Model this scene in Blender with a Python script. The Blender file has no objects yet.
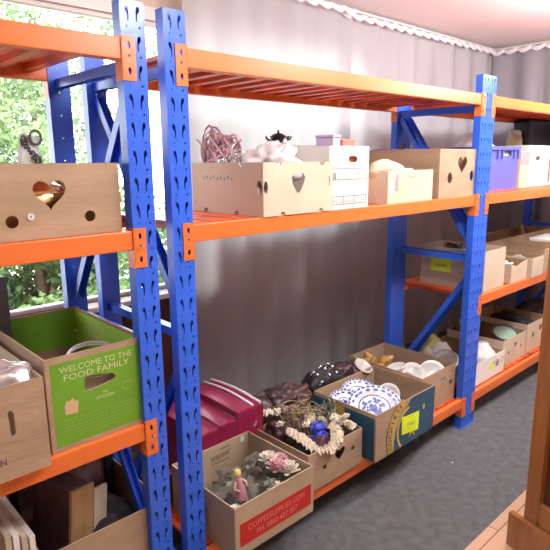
import bpy, bmesh, math, random
from mathutils import Vector, Matrix, noise
from mathutils.geometry import tessellate_polygon
C = bpy.context.scene
COL = C.collection
PI = math.pi
rnd = random.Random(7)

# ---------------------------------------------------------------- materials
def new_mat(name):
    m = bpy.data.materials.new(name); m.use_nodes = True
    nt = m.node_tree; b = nt.nodes['Principled BSDF']
    return m, nt, b
def mat(name, col, rough=.6, metal=0, var=.0, scale=8, bump=0, bscale=60, col2=None, spec=.5, coat=0, stretch=None, alpha=1):
    m, nt, b = new_mat(name)
    b.inputs['Roughness'].default_value = rough; b.inputs['Metallic'].default_value = metal
    b.inputs['Specular IOR Level'].default_value = spec
    if coat: b.inputs['Coat Weight'].default_value = coat; b.inputs['Coat Roughness'].default_value = .15
    c = (*col, 1)
    b.inputs['Base Color'].default_value = c
    tc = nt.nodes.new('ShaderNodeTexCoord'); mp = nt.nodes.new('ShaderNodeMapping')
    nt.links.new(tc.outputs['Object'], mp.inputs[0])
    if stretch: mp.inputs['Scale'].default_value = stretch
    if var or col2:
        n = nt.nodes.new('ShaderNodeTexNoise'); n.inputs['Scale'].default_value = scale; n.inputs['Detail'].default_value = 5
        nt.links.new(mp.outputs[0], n.inputs['Vector'])
        r = nt.nodes.new('ShaderNodeValToRGB'); r.color_ramp.elements[0].position = .35; r.color_ramp.elements[1].position = .65
        c2 = col2 or tuple(min(1, x*(1+var)) for x in col); c1 = col if col2 else tuple(x*(1-var) for x in col)
        r.color_ramp.elements[0].color = (*c1, 1); r.color_ramp.elements[1].color = (*c2, 1)
        nt.links.new(n.outputs['Fac'], r.inputs[0]); nt.links.new(r.outputs[0], b.inputs['Base Color'])
    if bump:
        n2 = nt.nodes.new('ShaderNodeTexNoise'); n2.inputs['Scale'].default_value = bscale; n2.inputs['Detail'].default_value = 4
        nt.links.new(mp.outputs[0], n2.inputs['Vector'])
        bp = nt.nodes.new('ShaderNodeBump'); bp.inputs['Strength'].default_value = bump; bp.inputs['Distance'].default_value = .01
        nt.links.new(n2.outputs['Fac'], bp.inputs['Height']); nt.links.new(bp.outputs[0], b.inputs['Normal'])
    return m
M = {}
M['blue'] = mat('blue_powder_coat', (.030, .125, .70), .28, var=.12, scale=3, bump=.05, bscale=30)
M['orange'] = mat('orange_powder_coat', (.76, .170, .034), .34, var=.06, scale=2, bump=.05, bscale=30)
M['deck'] = mat('orange_deck_steel', (.72, .10, .022), .35, var=.3, scale=6)
M['steel'] = mat('zinc_steel', (.62, .60, .56), .35, metal=1)
M['card'] = mat('brown_cardboard', (.40, .275, .175), .85, var=.10, scale=4, bump=.15, bscale=25, stretch=(1, 1, 4))
M['card_in'] = mat('inner_cardboard', (.36, .22, .12), .9, var=.10, scale=4)
M['card_pale'] = mat('pale_cardboard', (.60, .49, .355), .85, var=.08, scale=4, bump=.15, bscale=25)
M['card_mid'] = mat('mid_cardboard', (.42, .315, .205), .85, var=.10, scale=4, bump=.15, bscale=25)
M['card_cream'] = mat('cream_cardboard', (.56, .47, .35), .85, var=.06, scale=4)
M['white_card'] = mat('white_cardboard', (.80, .78, .74), .75, var=.03, scale=5)
M['green'] = mat('green_print', (.15, .36, .022), .55, var=.08, scale=3)
M['green_lit'] = mat('green_print_lit', (.33, .62, .07), .55, var=.08, scale=3)  # brighter copy of the green print, window light put into the colour
M['print_pale'] = mat('pale_print', (.60, .62, .36), .7)
M['print_faint'] = mat('faint_print', (.26, .42, .09), .7)
M['tan'] = mat('tan_print', (.58, .40, .24), .8)
M['black_ink'] = mat('black_ink', (.03, .025, .025), .7)
M['grey_ink'] = mat('grey_ink', (.28, .27, .27), .7)
M['maroon_ink'] = mat('maroon_ink', (.12, .02, .04), .7)
M['red'] = mat('red_print', (.50, .018, .016), .5, var=.08)
M['red_text'] = mat('pink_red_ink', (.78, .25, .2), .6)
M['navy_card'] = mat('teal_blue_print', (.022, .085, .155), .6, var=.15, scale=5)
M['yellow_ink'] = mat('yellow_ink', (.62, .42, .06), .6)
M['sticker'] = mat('fluorescent_sticker', (.80, 1.0, .03), .6)
M['magenta'] = mat('magenta_vinyl', (.29, .014, .062), .35, var=.2, scale=6, bump=.35, bscale=9, coat=.2)
M['white_trim'] = mat('white_piping', (.80, .70, .72), .5)
M['white_china'] = mat('white_china', (.80, .78, .74), .15, coat=.4)
M['green_china'] = mat('pale_green_china', (.42, .62, .46), .2, coat=.3)
M['cream_china'] = mat('cream_china', (.72, .62, .38), .3)
M['yellow_glass'] = mat('yellow_green_glass', (.62, .62, .22), .25)
M['ochre'] = mat('ochre_glaze', (.45, .24, .06), .3, var=.25, scale=15)
M['chrome'] = mat('chrome', (.8, .8, .8), .12, metal=1)
M['brass'] = mat('gilt_metal', (.75, .50, .22), .22, metal=1, bump=.4, bscale=8)
M['dark'] = mat('dark_fabric', (.030, .024, .030), .7, var=.5, scale=12, bump=.4, bscale=30)
M['dark_brown'] = mat('dark_brown_leather', (.075, .035, .035), .4, var=.4, scale=10, bump=.4, bscale=25)
M['plum'] = mat('plum_leather', (.10, .03, .05), .4, var=.3, scale=10, bump=.3, bscale=25)
M['wicker'] = mat('wicker', (.17, .115, .055), .7, var=.4, scale=40)
M['lace'] = mat('cream_lace', (.72, .64, .50), .9, var=.15, scale=60, bump=.5, bscale=120)
M['twine'] = mat('gold_ribbon', (.34, .25, .13), .6, var=.3, scale=30)
M['royal'] = mat('royal_blue_cloth', (.03, .05, .45), .5)
M['pink'] = mat('pink_ribbon', (.62, .38, .42), .35, var=.25, scale=30)
M['mauve'] = mat('mauve_plush', (.40, .27, .30), .9, var=.1, scale=20)
M['plastic_bag'] = mat('crinkled_white_plastic', (.72, .66, .66), .2, bump=.6, bscale=30)
M['paper_bag'] = mat('crumpled_paper', (.62, .50, .34), .8, bump=.8, bscale=25)
M['tub'] = mat('frosted_white_plastic', (.66, .70, .66), .4)
M['purple'] = mat('purple_plastic', (.115, .125, .46), .4)
M['navy'] = mat('navy_plastic', (.02, .03, .16), .4)
M['black'] = mat('black_plastic', (.015, .015, .02), .35)
M['carpet'] = mat('charcoal_carpet', (.122, .125, .130), .95, var=.16, scale=24, bump=.5, bscale=300)
M['wood'] = mat('varnished_wood', (.34, .135, .035), .28, col2=(.24, .08, .02), scale=5, stretch=(6, 6, .6), coat=.4)
M['wood_dark'] = mat('dark_stained_wood', (.10, .03, .012), .4, var=.2, scale=5, stretch=(6, 6, .6))
M['wood_pale'] = mat('pale_board', (.48, .30, .14), .5, var=.15, scale=5, stretch=(6, 1, 1))
M['ceil'] = mat('white_ceiling_paint', (.90, .86, .87), .9)
M['wall'] = mat('beige_wall_paint', (.62, .52, .42), .9)
M['brick'] = mat('brown_wall', (.12, .05, .03), .9, var=.25, scale=6)
M['frame'] = mat('white_window_frame', (.78, .74, .70), .5)
M['grey_thing'] = mat('grey_plastic', (.13, .12, .13), .5)
M['leaf'] = mat('leaf', (.16, .26, .09), .7, var=.4, scale=3)
M['bark'] = mat('bark', (.12, .08, .05), .9)
M['outside'] = mat('pale_paving', (.60, .57, .52), .9)
M['silver_net'] = mat('silver_ribbon', (.75, .68, .68), .25, metal=.6)
M['petal_pink'] = mat('pink_petal', (.66, .36, .40), .7, var=.2, scale=20)
M['petal_white'] = mat('cream_petal', (.78, .70, .58), .7)
M['foliage_grey'] = mat('grey_green_leaf', (.17, .16, .12), .7, var=.4, scale=15)
M['yellow_hair'] = mat('yellow_hair', (.75, .62, .15), .7)
M['doll_dress'] = mat('pink_dress', (.55, .25, .30), .6)
M['doll_skin'] = mat('porcelain_skin', (.75, .5, .38), .4)
M['blue_ink'] = mat('blue_glaze', (.04, .09, .42), .2)
M['rust'] = mat('red_cloth', (.45, .06, .04), .7)
M['lilac'] = mat('lilac_box', (.40, .38, .58), .6)
M['salmon'] = mat('salmon_box', (.72, .20, .14), .6)
M['silver_card'] = mat('silver_card', (.45, .42, .40), .3, metal=.5, bump=.3)

# laminate floor
def laminate():
    m, nt, b = new_mat('tan_laminate')
    tc = nt.nodes.new('ShaderNodeTexCoord'); br = nt.nodes.new('ShaderNodeTexBrick')
    br.inputs['Scale'].default_value = 1; br.inputs['Brick Width'].default_value = 1.2; br.inputs['Row Height'].default_value = .19
    br.inputs['Mortar Size'].default_value = .003
    br.inputs['Color1'].default_value = (.60, .37, .23, 1); br.inputs['Color2'].default_value = (.55, .33, .20, 1); br.inputs['Mortar'].default_value = (.2, .1, .06, 1)
    nt.links.new(tc.outputs['Object'], br.inputs['Vector']); nt.links.new(br.outputs['Color'], b.inputs['Base Color'])
    b.inputs['Roughness'].default_value = .4
    return m
M['laminate'] = laminate()
def curtain_mat(name, col, tr, tcol=None):
    m, nt, b = new_mat(name)
    nt.nodes.remove(b); out = nt.nodes['Material Output']
    d = nt.nodes.new('ShaderNodeBsdfDiffuse'); t = nt.nodes.new('ShaderNodeBsdfTranslucent'); mx = nt.nodes.new('ShaderNodeMixShader')
    tc = nt.nodes.new('ShaderNodeTexCoord'); w = nt.nodes.new('ShaderNodeTexNoise'); w.inputs['Scale'].default_value = 3
    r = nt.nodes.new('ShaderNodeValToRGB'); r.color_ramp.elements[0].color = (*[c*.93 for c in col], 1); r.color_ramp.elements[1].color = (*[min(1, c*1.07) for c in col], 1)
    nt.links.new(tc.outputs['Object'], w.inputs[0]); nt.links.new(w.outputs['Fac'], r.inputs[0])
    nt.links.new(r.outputs[0], d.inputs[0]); t.inputs[0].default_value = (*(tcol or col), 1)
    mx.inputs[0].default_value = tr
    nt.links.new(d.outputs[0], mx.inputs[1]); nt.links.new(t.outputs[0], mx.inputs[2]); nt.links.new(mx.outputs[0], out.inputs[0])
    return m
M['curtain_l'] = curtain_mat('sheer_grey_curtain', (.58, .585, .62), .50, (.74, .72, .75))
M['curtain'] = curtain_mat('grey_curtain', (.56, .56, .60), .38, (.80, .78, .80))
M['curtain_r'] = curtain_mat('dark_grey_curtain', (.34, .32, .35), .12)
M['tape'] = curtain_mat('white_header_tape', (.82, .80, .80), .2)
def glass_mat():
    m, nt, b = new_mat('window_glass'); nt.nodes.remove(b); out = nt.nodes['Material Output']
    a = nt.nodes.new('ShaderNodeBsdfTransparent'); g = nt.nodes.new('ShaderNodeBsdfGlossy'); g.inputs['Roughness'].default_value = .02
    f = nt.nodes.new('ShaderNodeFresnel'); f.inputs[0].default_value = 1.3; mx = nt.nodes.new('ShaderNodeMixShader')
    nt.links.new(f.outputs[0], mx.inputs[0]); nt.links.new(a.outputs[0], mx.inputs[1]); nt.links.new(g.outputs[0], mx.inputs[2]); nt.links.new(mx.outputs[0], out.inputs[0])
    return m
M['glass'] = glass_mat()

# ---------------------------------------------------------------- helpers
def finish(name, bm, mats, parent=None, loc=(0, 0, 0), rot=(0, 0, 0), smooth=False, bevel=0):
    bmesh.ops.recalc_face_normals(bm, faces=bm.faces)
    me = bpy.data.meshes.new(name); bm.to_mesh(me); bm.free()
    for m in (mats if isinstance(mats, (list, tuple)) else [mats]): me.materials.append(m)
    if smooth:
        for p in me.polygons: p.use_smooth = True
    o = bpy.data.objects.new(name, me); COL.objects.link(o)
    o.location = loc; o.rotation_euler = rot
    if parent: o.parent = parent
    if bevel:
        b = o.modifiers.new('bevel', 'BEVEL'); b.width = bevel; b.segments = 2; b.limit_method = 'ANGLE'
    return o
def tag(o, label=None, cat=None, group=None, kind=None):
    if label: o['label'] = label
    if cat: o['category'] = cat
    if group: o['group'] = group
    if kind: o['kind'] = kind
    return o
def empty(name, label, cat, loc=(0, 0, 0), rz=0, group=None):
    o = bpy.data.objects.new(name, None); COL.objects.link(o); o.location = loc; o.rotation_euler = (0, 0, rz); o.empty_display_size = .05
    return tag(o, label, cat, group)
def box(bm, x0, x1, y0, y1, z0, z1, mi=0):
    v = [bm.verts.new(p) for p in ((x0,y0,z0),(x1,y0,z0),(x1,y1,z0),(x0,y1,z0),(x0,y0,z1),(x1,y0,z1),(x1,y1,z1),(x0,y1,z1))]
    for f in ((0,3,2,1),(4,5,6,7),(0,1,5,4),(1,2,6,5),(2,3,7,6),(3,0,4,7)):
        bm.faces.new([v[i] for i in f]).material_index = mi
def bar(bm, a, b, w, t, up=Vector((1, 0, 0)), mi=0):
    a = Vector(a); b = Vector(b); d = (b-a).normalized(); u = up; s = d.cross(u).normalized(); u = s.cross(d).normalized()
    vs = []
    for p in (a, b):
        for su, ss in ((-1,-1),(1,-1),(1,1),(-1,1)): vs.append(bm.verts.new(p+u*su*w/2+s*ss*t/2))
    for f in ((0,1,2,3),(7,6,5,4),(0,4,5,1),(1,5,6,2),(2,6,7,3),(3,7,4,0)): bm.faces.new([vs[i] for i in f]).material_index = mi
def tube(bm, pts, r, n=8, mi=0, closed=False, rf=None):
    pts = [Vector(p) for p in pts]; rings = []
    N = len(pts)
    for i, p in enumerate(pts):
        if closed: d = pts[(i+1) % N]-pts[i-1]
        else: d = pts[min(i+1, N-1)]-pts[max(i-1, 0)]
        d = d.normalized() if d.length > 1e-9 else Vector((0, 0, 1))
        u = d.orthogonal().normalized() if abs(d.z) > .9 else d.cross(Vector((0, 0, 1))).normalized(); v = d.cross(u)
        rr = rf(i/(N-1)) if rf else r
        rings.append([bm.verts.new(p+(u*math.cos(2*PI*k/n)+v*math.sin(2*PI*k/n))*rr) for k in range(n)])
    for i in range(N if closed else N-1):
        a, b = rings[i], rings[(i+1) % N]
        for k in range(n): bm.faces.new((a[k], a[(k+1) % n], b[(k+1) % n], b[k])).material_index = mi
    if not closed:
        bm.faces.new(rings[0]).material_index = mi; bm.faces.new(rings[-1][::-1]).material_index = mi
def lathe(bm, prof, n=32, mi=0, mat4=None, sy=1):
    rings = []; mat4 = mat4 or Matrix()
    for r, z in prof:
        rings.append([bm.verts.new(mat4 @ Vector((max(r, 1e-4)*math.cos(2*PI*k/n), sy*max(r, 1e-4)*math.sin(2*PI*k/n), z))) for k in range(n)])
    for a, b in zip(rings, rings[1:]):
        for k in range(n): bm.faces.new((a[k], a[(k+1) % n], b[(k+1) % n], b[k])).material_index = mi
def plate(bm, outer, holes, O, U, V, N, t, m_out=0, m_in=0, m_edge=0):
    """flat sheet with real cut-outs; outer face at O, thickness t towards -N"""
    O, U, V, N = map(Vector, (O, U, V, N))
    loops = [outer]+list(holes)
    pts = [p for l in loops for p in l]
    tris = tessellate_polygon([[Vector((p[0], p[1], 0)) for p in l] for l in loops])
    A = [bm.verts.new(O+U*p[0]+V*p[1]) for p in pts]; B = [bm.verts.new(O+U*p[0]+V*p[1]-N*t) for p in pts]
    for tri in tris:
        try:
            bm.faces.new([A[i] for i in tri]).material_index = m_out
            bm.faces.new([B[i] for i in reversed(tri)]).material_index = m_in
        except ValueError: pass
    k = 0
    for l in loops:
        n = len(l)
        for i in range(n):
            a, b = k+i, k+(i+1) % n
            bm.faces.new((A[a], A[b], B[b], B[a])).material_index = m_edge
        k += n
def rect(x0, x1, z0, z1): return [(x0, z0), (x1, z0), (x1, z1), (x0, z1)]
def circ(x, z, r, n=14, rz=None): return [(x+r*math.cos(2*PI*k/n), z+(rz or r)*math.sin(2*PI*k/n)) for k in range(n)]
def heart(x, z, s):
    o = []
    for k in range(24):
        a = 2*PI*k/24
        o.append((x+s*.062*16*math.sin(a)**3*.5, z+s*.031*(13*math.cos(a)-5*math.cos(2*a)-2*math.cos(3*a)-math.cos(4*a))))
    return o
def shield(x, z, w, h):
    return [(x-w*.36, z+h*.5), (x+w*.36, z+h*.5), (x+w*.5, z+h*.30), (x+w*.42, z), (x+w*.1, z-h*.46), (x-w*.1, z-h*.46), (x-w*.42, z), (x-w*.5, z+h*.30)]
def slot(x, z, w, h, n=6):
    r = h/2; o = []
    for k in range(n+1): a = -PI/2+PI*k/n; o.append((x+w/2-r+r*math.cos(a), z+r*math.sin(a)))
    for k in range(n+1): a = PI/2+PI*k/n; o.append((x-w/2+r+r*math.cos(a), z+r*math.sin(a)))
    return o
def outline(w, h, nb=(), ntop=(), r=.012):
    """rectangle with half-round notches in its bottom or top edge"""
    o = [(0, 0)]
    for c in sorted(nb):
        for k in range(9): a = PI-PI*k/8; o.append((c+r*math.cos(a), r*math.sin(a)))
    o.append((w, 0)); o.append((w, h))
    for c in sorted(ntop, reverse=True):
        for k in range(9): a = -PI*k/8; o.append((c+r*math.cos(a), h+r*math.sin(a)))
    o.append((0, h)); return o
T = .005
def carton(name, label, x0, x1, y0, y1, z0, h, m_out, m_in=None, cat='box', group=None, holes=None, notch=None, rz=0, flaps=(), single=False, tops=None):
    """open-topped carton; local origin is its front left bottom corner"""
    w, d = x1-x0, y1-y0; holes = holes or {}; notch = notch or {}; tops = tops or {}
    root = empty(name, label, cat, (x0, y0, z0), rz, group)
    bm = bmesh.new(); e = .0007
    def O(side, L):
        if side in tops: return [(0, 0), (L, 0)]+tops[side]
        return outline(L, h, *notch.get(side, ((), ())))
    plate(bm, O('front', w), holes.get('front', []), (0,0,0), (1,0,0), (0,0,1), (0,-1,0), T, 0, 1, 0)
    plate(bm, O('back', w), holes.get('back', []), (0,d,0), (1,0,0), (0,0,1), (0,1,0), T, 0, 1, 0)
    plate(bm, [(max(T+e, min(d-T-e, a)), b) for a, b in O('left', d)], holes.get('left', []), (0,0,0), (0,1,0), (0,0,1), (-1,0,0), T, 0, 1, 0)
    plate(bm, [(max(T+e, min(d-T-e, a)), b) for a, b in O('right', d)], holes.get('right', []), (w,0,0), (0,1,0), (0,0,1), (1,0,0), T, 0, 1, 0)
    box(bm, T+e, w-T-e, T+e, d-T-e, 0, T, 1)
    finish('carton_body', bm, [m_out, m_in or M['card_in']], root)
    for side, L, ang in flaps:          # flaps folded outwards
        f = bmesh.new()
        if side == 'left':
            plate(f, rect(.01, d-.01, 0, L), [], (0,0,h), (0,1,0), (-math.sin(ang),0,math.cos(ang)), (-math.cos(ang),0,-math.sin(ang)), T*.7, 0, 1, 0)
        if side == 'right':
            plate(f, rect(.01, d-.01, 0, L), [], (w,0,h), (0,1,0), (math.sin(ang),0,math.cos(ang)), (math.cos(ang),0,-math.sin(ang)), T*.7, 0, 1, 0)
        if side == 'back':
            plate(f, rect(.006, w-.006, 0, L), [], (0,d,h), (1,0,0), (0,math.sin(ang),math.cos(ang)), (0,math.cos(ang),-math.sin(ang)), T*.7, 0, 1, 0)
        if side == 'front':
            plate(f, rect(.006, w-.006, 0, L), [], (0,0,h), (1,0,0), (0,-math.sin(ang),math.cos(ang)), (0,-math.cos(ang),-math.sin(ang)), T*.7, 0, 1, 0)
        finish('flap', f, [m_out, m_in or M['card_in']], root)
    return root
def panel(parent, name, poly, holes, side, d, m, off=.0006, label=None):
    """print or sticker on a carton face"""
    bm = bmesh.new()
    fr = {'front': ((0,-off,0),(1,0,0),(0,0,1),(0,-1,0)), 'left': ((-off,0,0),(0,1,0),(0,0,1),(-1,0,0)),
          'back_in': ((0,d-T-off,0),(1,0,0),(0,0,1),(0,-1,0)), 'right_in': ((d-T-off,0,0),(0,1,0),(0,0,1),(-1,0,0)), 'left_in': ((T+off,0,0),(0,1,0),(0,0,1),(1,0,0))}[side]
    plate(bm, poly, holes, *fr, .0005)
    o = finish(name, bm, m, parent)
    if label: o['label'] = label
    return o
def lettering(parent, lines, cx, cz, w, lh, side, d, m, off=.0012, flip=False, rot=0, bold=.0, gap=1.25, name='lettering', shear=0):
    """real letters on a face, each line fitted to a width"""
    bm = bmesh.new(); n = len(lines)
    for i, ln in enumerate(lines):
        txt, wf = (ln if isinstance(ln, tuple) else (ln, 1))
        cu = bpy.data.curves.new('t', 'FONT'); cu.body = txt; cu.size = 1; cu.offset = bold; cu.shear = shear; cu.resolution_u = 2
        ob = bpy.data.objects.new('t', cu); COL.objects.link(ob)
        dg = bpy.context.evaluated_depsgraph_get(); me = bpy.data.meshes.new_from_object(ob.evaluated_get(dg))
        xs = [v.co.x for v in me.vertices]; ys = [v.co.y for v in me.vertices]
        if xs:
            sx = w*wf/(max(xs)-min(xs)); sy = lh/.72; mx = (max(xs)+min(xs))/2
            zc = ((n-1)/2-i)*lh*gap
            for v in me.vertices:
                px, pz = (v.co.x-mx)*sx, (v.co.y-.36)*sy+zc
                if flip: px, pz = -px, -pz
                c, s = math.cos(rot), math.sin(rot); px, pz = c*px-s*pz, s*px+c*pz
                if side == 'front': v.co = (cx+px, -off, cz+pz)
                elif side == 'left': v.co = (-off, cx-px, cz+pz)
                elif side == 'back_in': v.co = (cx+px, d-T-off, cz+pz)
                elif side == 'right_in': v.co = (d-T-off, cx-px, cz+pz)
            bm.from_mesh(me)
        bpy.data.objects.remove(ob); bpy.data.curves.remove(cu); bpy.data.meshes.remove(me)
    return finish(name, bm, m, parent)
def blob(name, r, m, loc=(0,0,0), amp=.25, freq=4, seed=0, sub=4, parent=None, rot=(0,0,0), flat=None, ridge=False):
    bm = bmesh.new(); bmesh.ops.create_icosphere(bm, subdivisions=sub, radius=1)
    off = Vector((seed*3.1, seed*1.7, seed*.9))
    for v in bm.verts:
        nz = noise.fractal(v.co*freq*.5+off, 1, 2, 4)
        if ridge: nz = abs(nz)*1.6-.4
        v.co *= 1+amp*nz
        v.co = Vector((v.co.x*r[0], v.co.y*r[1], v.co.z*r[2]))
        if flat is not None and v.co.z < -flat: v.co.z = -flat
    return finish(name, bm, m, parent, loc, rot, smooth=True)

# ---------------------------------------------------------------- the setting
def struct(name, bm, m, **k): return tag(finish(name, bm, m, **k), kind='structure')
XL, XR, YF, YB, ZC = -2.6, 4.14, -3.6, 1.12, 2.545
CARP = -.526
b = bmesh.new(); box(b, XL-.1, XR+.1, CARP, YB+.1, -.1, 0); struct('floor', b, M['carpet'])
b = bmesh.new(); box(b, XL-.1, XR+.1, YF-.1, CARP, -.1, 0.002); struct('floor_laminate', b, M['laminate'])
b = bmesh.new(); box(b, XL-.1, XR+.1, YF-.1, YB+.1, ZC, ZC+.1); struct('ceiling', b, M['ceil'])
WX0, WX1, WZ0, WZ1 = -1.7, .82, .885, 2.262
b = bmesh.new()
VX0, VX1, VZ0 = .86, 2.3, 1.20
box(b, VX1, XR+.1, YB, YB+.12, 0, ZC); box(b, WX1, VX1, YB, YB+.12, 0, VZ0); box(b, WX1, VX1, YB, YB+.12, WZ1, ZC); box(b, WX1, VX0, YB, YB+.12, VZ0, WZ1); box(b, XL-.1, WX0, YB, YB+.12, 0, ZC); box(b, WX0, WX1, YB, YB+.12, WZ1, ZC)
struct('wall_back', b, M['wall'])
b = bmesh.new(); box(b, WX0, WX1, YB, YB+.12, 0, WZ0); struct('wall_below_window', b, M['brick'])
b = bmesh.new(); box(b, XR, XR+.1, YF, YB, 0, ZC); struct('wall_right', b, M['wall'])
b = bmesh.new(); box(b, XL-.1, XL, YF, YB, 0, ZC); struct('wall_left', b, M['wall'])
b = bmesh.new(); box(b, XL-.1, XR+.1, YF-.1, YF, 0, ZC); struct('wall_front', b, M['wall'])
b = bmesh.new()
fw = .018
box(b, WX0, WX1, YB+.02, YB+.07, WZ1-fw, WZ1); box(b, WX0, WX1, YB+.02, YB+.07, WZ0, WZ0+fw)
box(b, WX0, WX0+fw, YB+.02, YB+.07, WZ0+fw, WZ1-fw); box(b, WX1-fw, WX1, YB+.02, YB+.07, WZ0+fw, WZ1-fw)
box(b, -.76, -.72, YB+.02, YB+.07, WZ0+fw, WZ1-fw)
wf_ = struct('window_1', b, M['frame'])
b = bmesh.new(); box(b, WX0+fw, WX1-fw, YB+.043, YB+.047, WZ0+fw, WZ1-fw); g_ = finish('window_pane', b, M['glass'], wf_)
b = bmesh.new(); box(b, VX0, VX1, YB+.02, YB+.07, WZ1-fw, WZ1); box(b, VX0, VX1, YB+.02, YB+.07, VZ0, VZ0+fw); box(b, VX0, VX0+fw, YB+.02, YB+.07, VZ0+fw, WZ1-fw); box(b, VX1-fw, VX1, YB+.02, YB+.07, VZ0+fw, WZ1-fw)
wf2 = struct('added_backlight_window', b, M['frame'])  # unseen window, added behind the curtain to light it from the back
b = bmesh.new(); box(b, VX0+fw, VX1-fw, YB+.043, YB+.047, VZ0+fw, WZ1-fw); finish('window_pane', b, M['glass'], wf2)
b = bmesh.new(); box(b, WX0-.03, WX1+.03, YB-.10, YB+.02, WZ0-.025, WZ0); struct('window_sill', b, M['frame'])
b = bmesh.new(); box(b, WX0-.05, WX1+.05, YB-.012, YB, WZ1, WZ1+.06); struct('trim_1', b, M['frame'])

# outside ground, wall and trees
b = bmesh.new(); box(b, -14, 16, YB+.2, 18, -.5, -.4); struct('ground', b, M['outside'])
def tree(x, y, h, r, label, seed):
    root = empty('garden_tree', label, 'tree', (x, y, -.4), 0, 'trees beyond the window')
    t = bmesh.new(); tube(t, [(0,0,0), (.05,.02,h*.3), (0,.05,h*.7)], .08, 8, rf=lambda u: .09*(1-u*.6)); finish('trunk', t, M['bark'], root)
    q = random.Random(seed); f = bmesh.new()
    cl = [(q.uniform(-r, r)*.8, q.uniform(-r, r)*.8, h*q.uniform(.12, 1), q.uniform(.25, .5)*r) for _ in range(26)]
    for _ in range(9000):
        c = q.choice(cl); d = Vector((q.gauss(0, 1), q.gauss(0, 1), q.gauss(0, 1))).normalized()*c[3]*q.uniform(.5, 1.05)
        p = Vector(c[:3])+d; s = q.uniform(.03, .06)
        u = Vector((q.gauss(0, 1), q.gauss(0, 1), q.gauss(0, 1))).normalized(); v = u.orthogonal().normalized()
        f.faces.new([f.verts.new(p+u*s*a+v*s*.5*b_) for a, b_ in ((-1, 0), (0, -1), (1, 0), (0, 1))])
    finish('foliage', f, M['leaf'], root)
tree(.7, 4.6, 4.2, 1.3, 'leafy tree straight behind the window between the two nearest racks', 1)
tree(2.0, 6.5, 4.6, 1.5, 'taller tree farther right beyond the window', 2)
tree(-.9, 7.5, 3.4, 1.3, 'broad tree behind the low one on the left beyond the window', 4)
tree(.95, 3.9, 1.8, .6, 'round shrub low in the window above the green carton', 6)
tree(1.9, 3.6, 1.5, .8, 'short dense shrub nearest the window glass', 5)
tree(-.1, 5.6, 2.3, .9, 'low bushy tree on the left beyond the window', 3)

# curtains
def curtain(name, label, P0, P1, z0, z1, m, seed, nrm, pitch=.13, amp=.028):
    root = empty(name, label, 'curtain', (P0[0], P0[1], 0))
    L = math.hypot(P1[0]-P0[0], P1[1]-P0[1]); U = Vector((P1[0]-P0[0], P1[1]-P0[1], 0))/L; Nn = Vector(nrm)
    n = int(L/.012); q = random.Random(seed); ph = [q.uniform(0, 6) for _ in range(4)]
    rows = 26; vs = []; b = bmesh.new()
    for j in range(rows+1):
        z = z0+(z1-z0)*j/rows; row = []
        for i in range(n+1):
            s = L*i/n
            wv = math.sin(2*PI*s/pitch+ph[0]+1.3*math.sin(s*3.1+ph[1])+.3*math.sin(z*2+s*5))+.5*math.sin(2*PI*s/(pitch*2.3)+ph[2]+z*.4)+.6*math.sin(2*PI*s/(pitch*4.7)+ph[3]-z*.3)
            row.append(b.verts.new(U*s+Nn*wv*amp*(.75+.25*math.sin(z*1.7+s*2))*(1-.35*max(0, (z-z1+.3)/.3))+Vector((0, 0, z))))
        vs.append(row)
    for j in range(rows):
        for i in range(n): b.faces.new((vs[j][i], vs[j][i+1], vs[j+1][i+1], vs[j+1][i]))
    finish('curtain_cloth', b, m, root, smooth=True)
    # scalloped white heading tape
    t = bmesh.new(); sw = .115; k = int(L/sw)
    for a in range(k):
        prev = None
        for i in range(9):
            u = i/8; s = (a+u)*sw; dz = -.026*math.sin(PI*u)
            top = t.verts.new(U*s+Nn*(.05+.012*math.sin(PI*u))+Vector((0, 0, z1+.006+dz*.6))); bot = t.verts.new(U*s+Nn*(.05+.02*math.sin(PI*u))+Vector((0, 0, z1-.022+dz)))
            if prev: t.faces.new((prev[0], top, bot, prev[1]))
            prev = (top, bot)
    finish('heading_tape', t, M['tape'], root, smooth=True)
    return root
curtain('curtain', 'pale grey back curtain hanging beside the uncovered window', (.74, .98), (2.03, .965), .03, 2.50, M['curtain_l'], 1, (0, -1, 0), .27, .028)
curtain('curtain', 'long grey back curtain behind the middle and far racks', (1.93, 1.03), (4.10, 1.0), .03, 2.50, M['curtain'], 5, (0, -1, 0), .25, .026)
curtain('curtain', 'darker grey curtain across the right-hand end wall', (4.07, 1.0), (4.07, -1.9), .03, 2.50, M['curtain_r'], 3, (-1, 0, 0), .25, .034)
b = bmesh.new(); tube(b, [(.7, 1.0, 2.522), (4.1, 1.0, 2.522)], .008); tube(b, [(4.1, 1.0, 2.522), (4.1, -1.95, 2.522)], .008)
tag(finish('curtain_rail', b, M['frame']), 'thin white curtain rail just under the ceiling', 'curtain rail')

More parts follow.
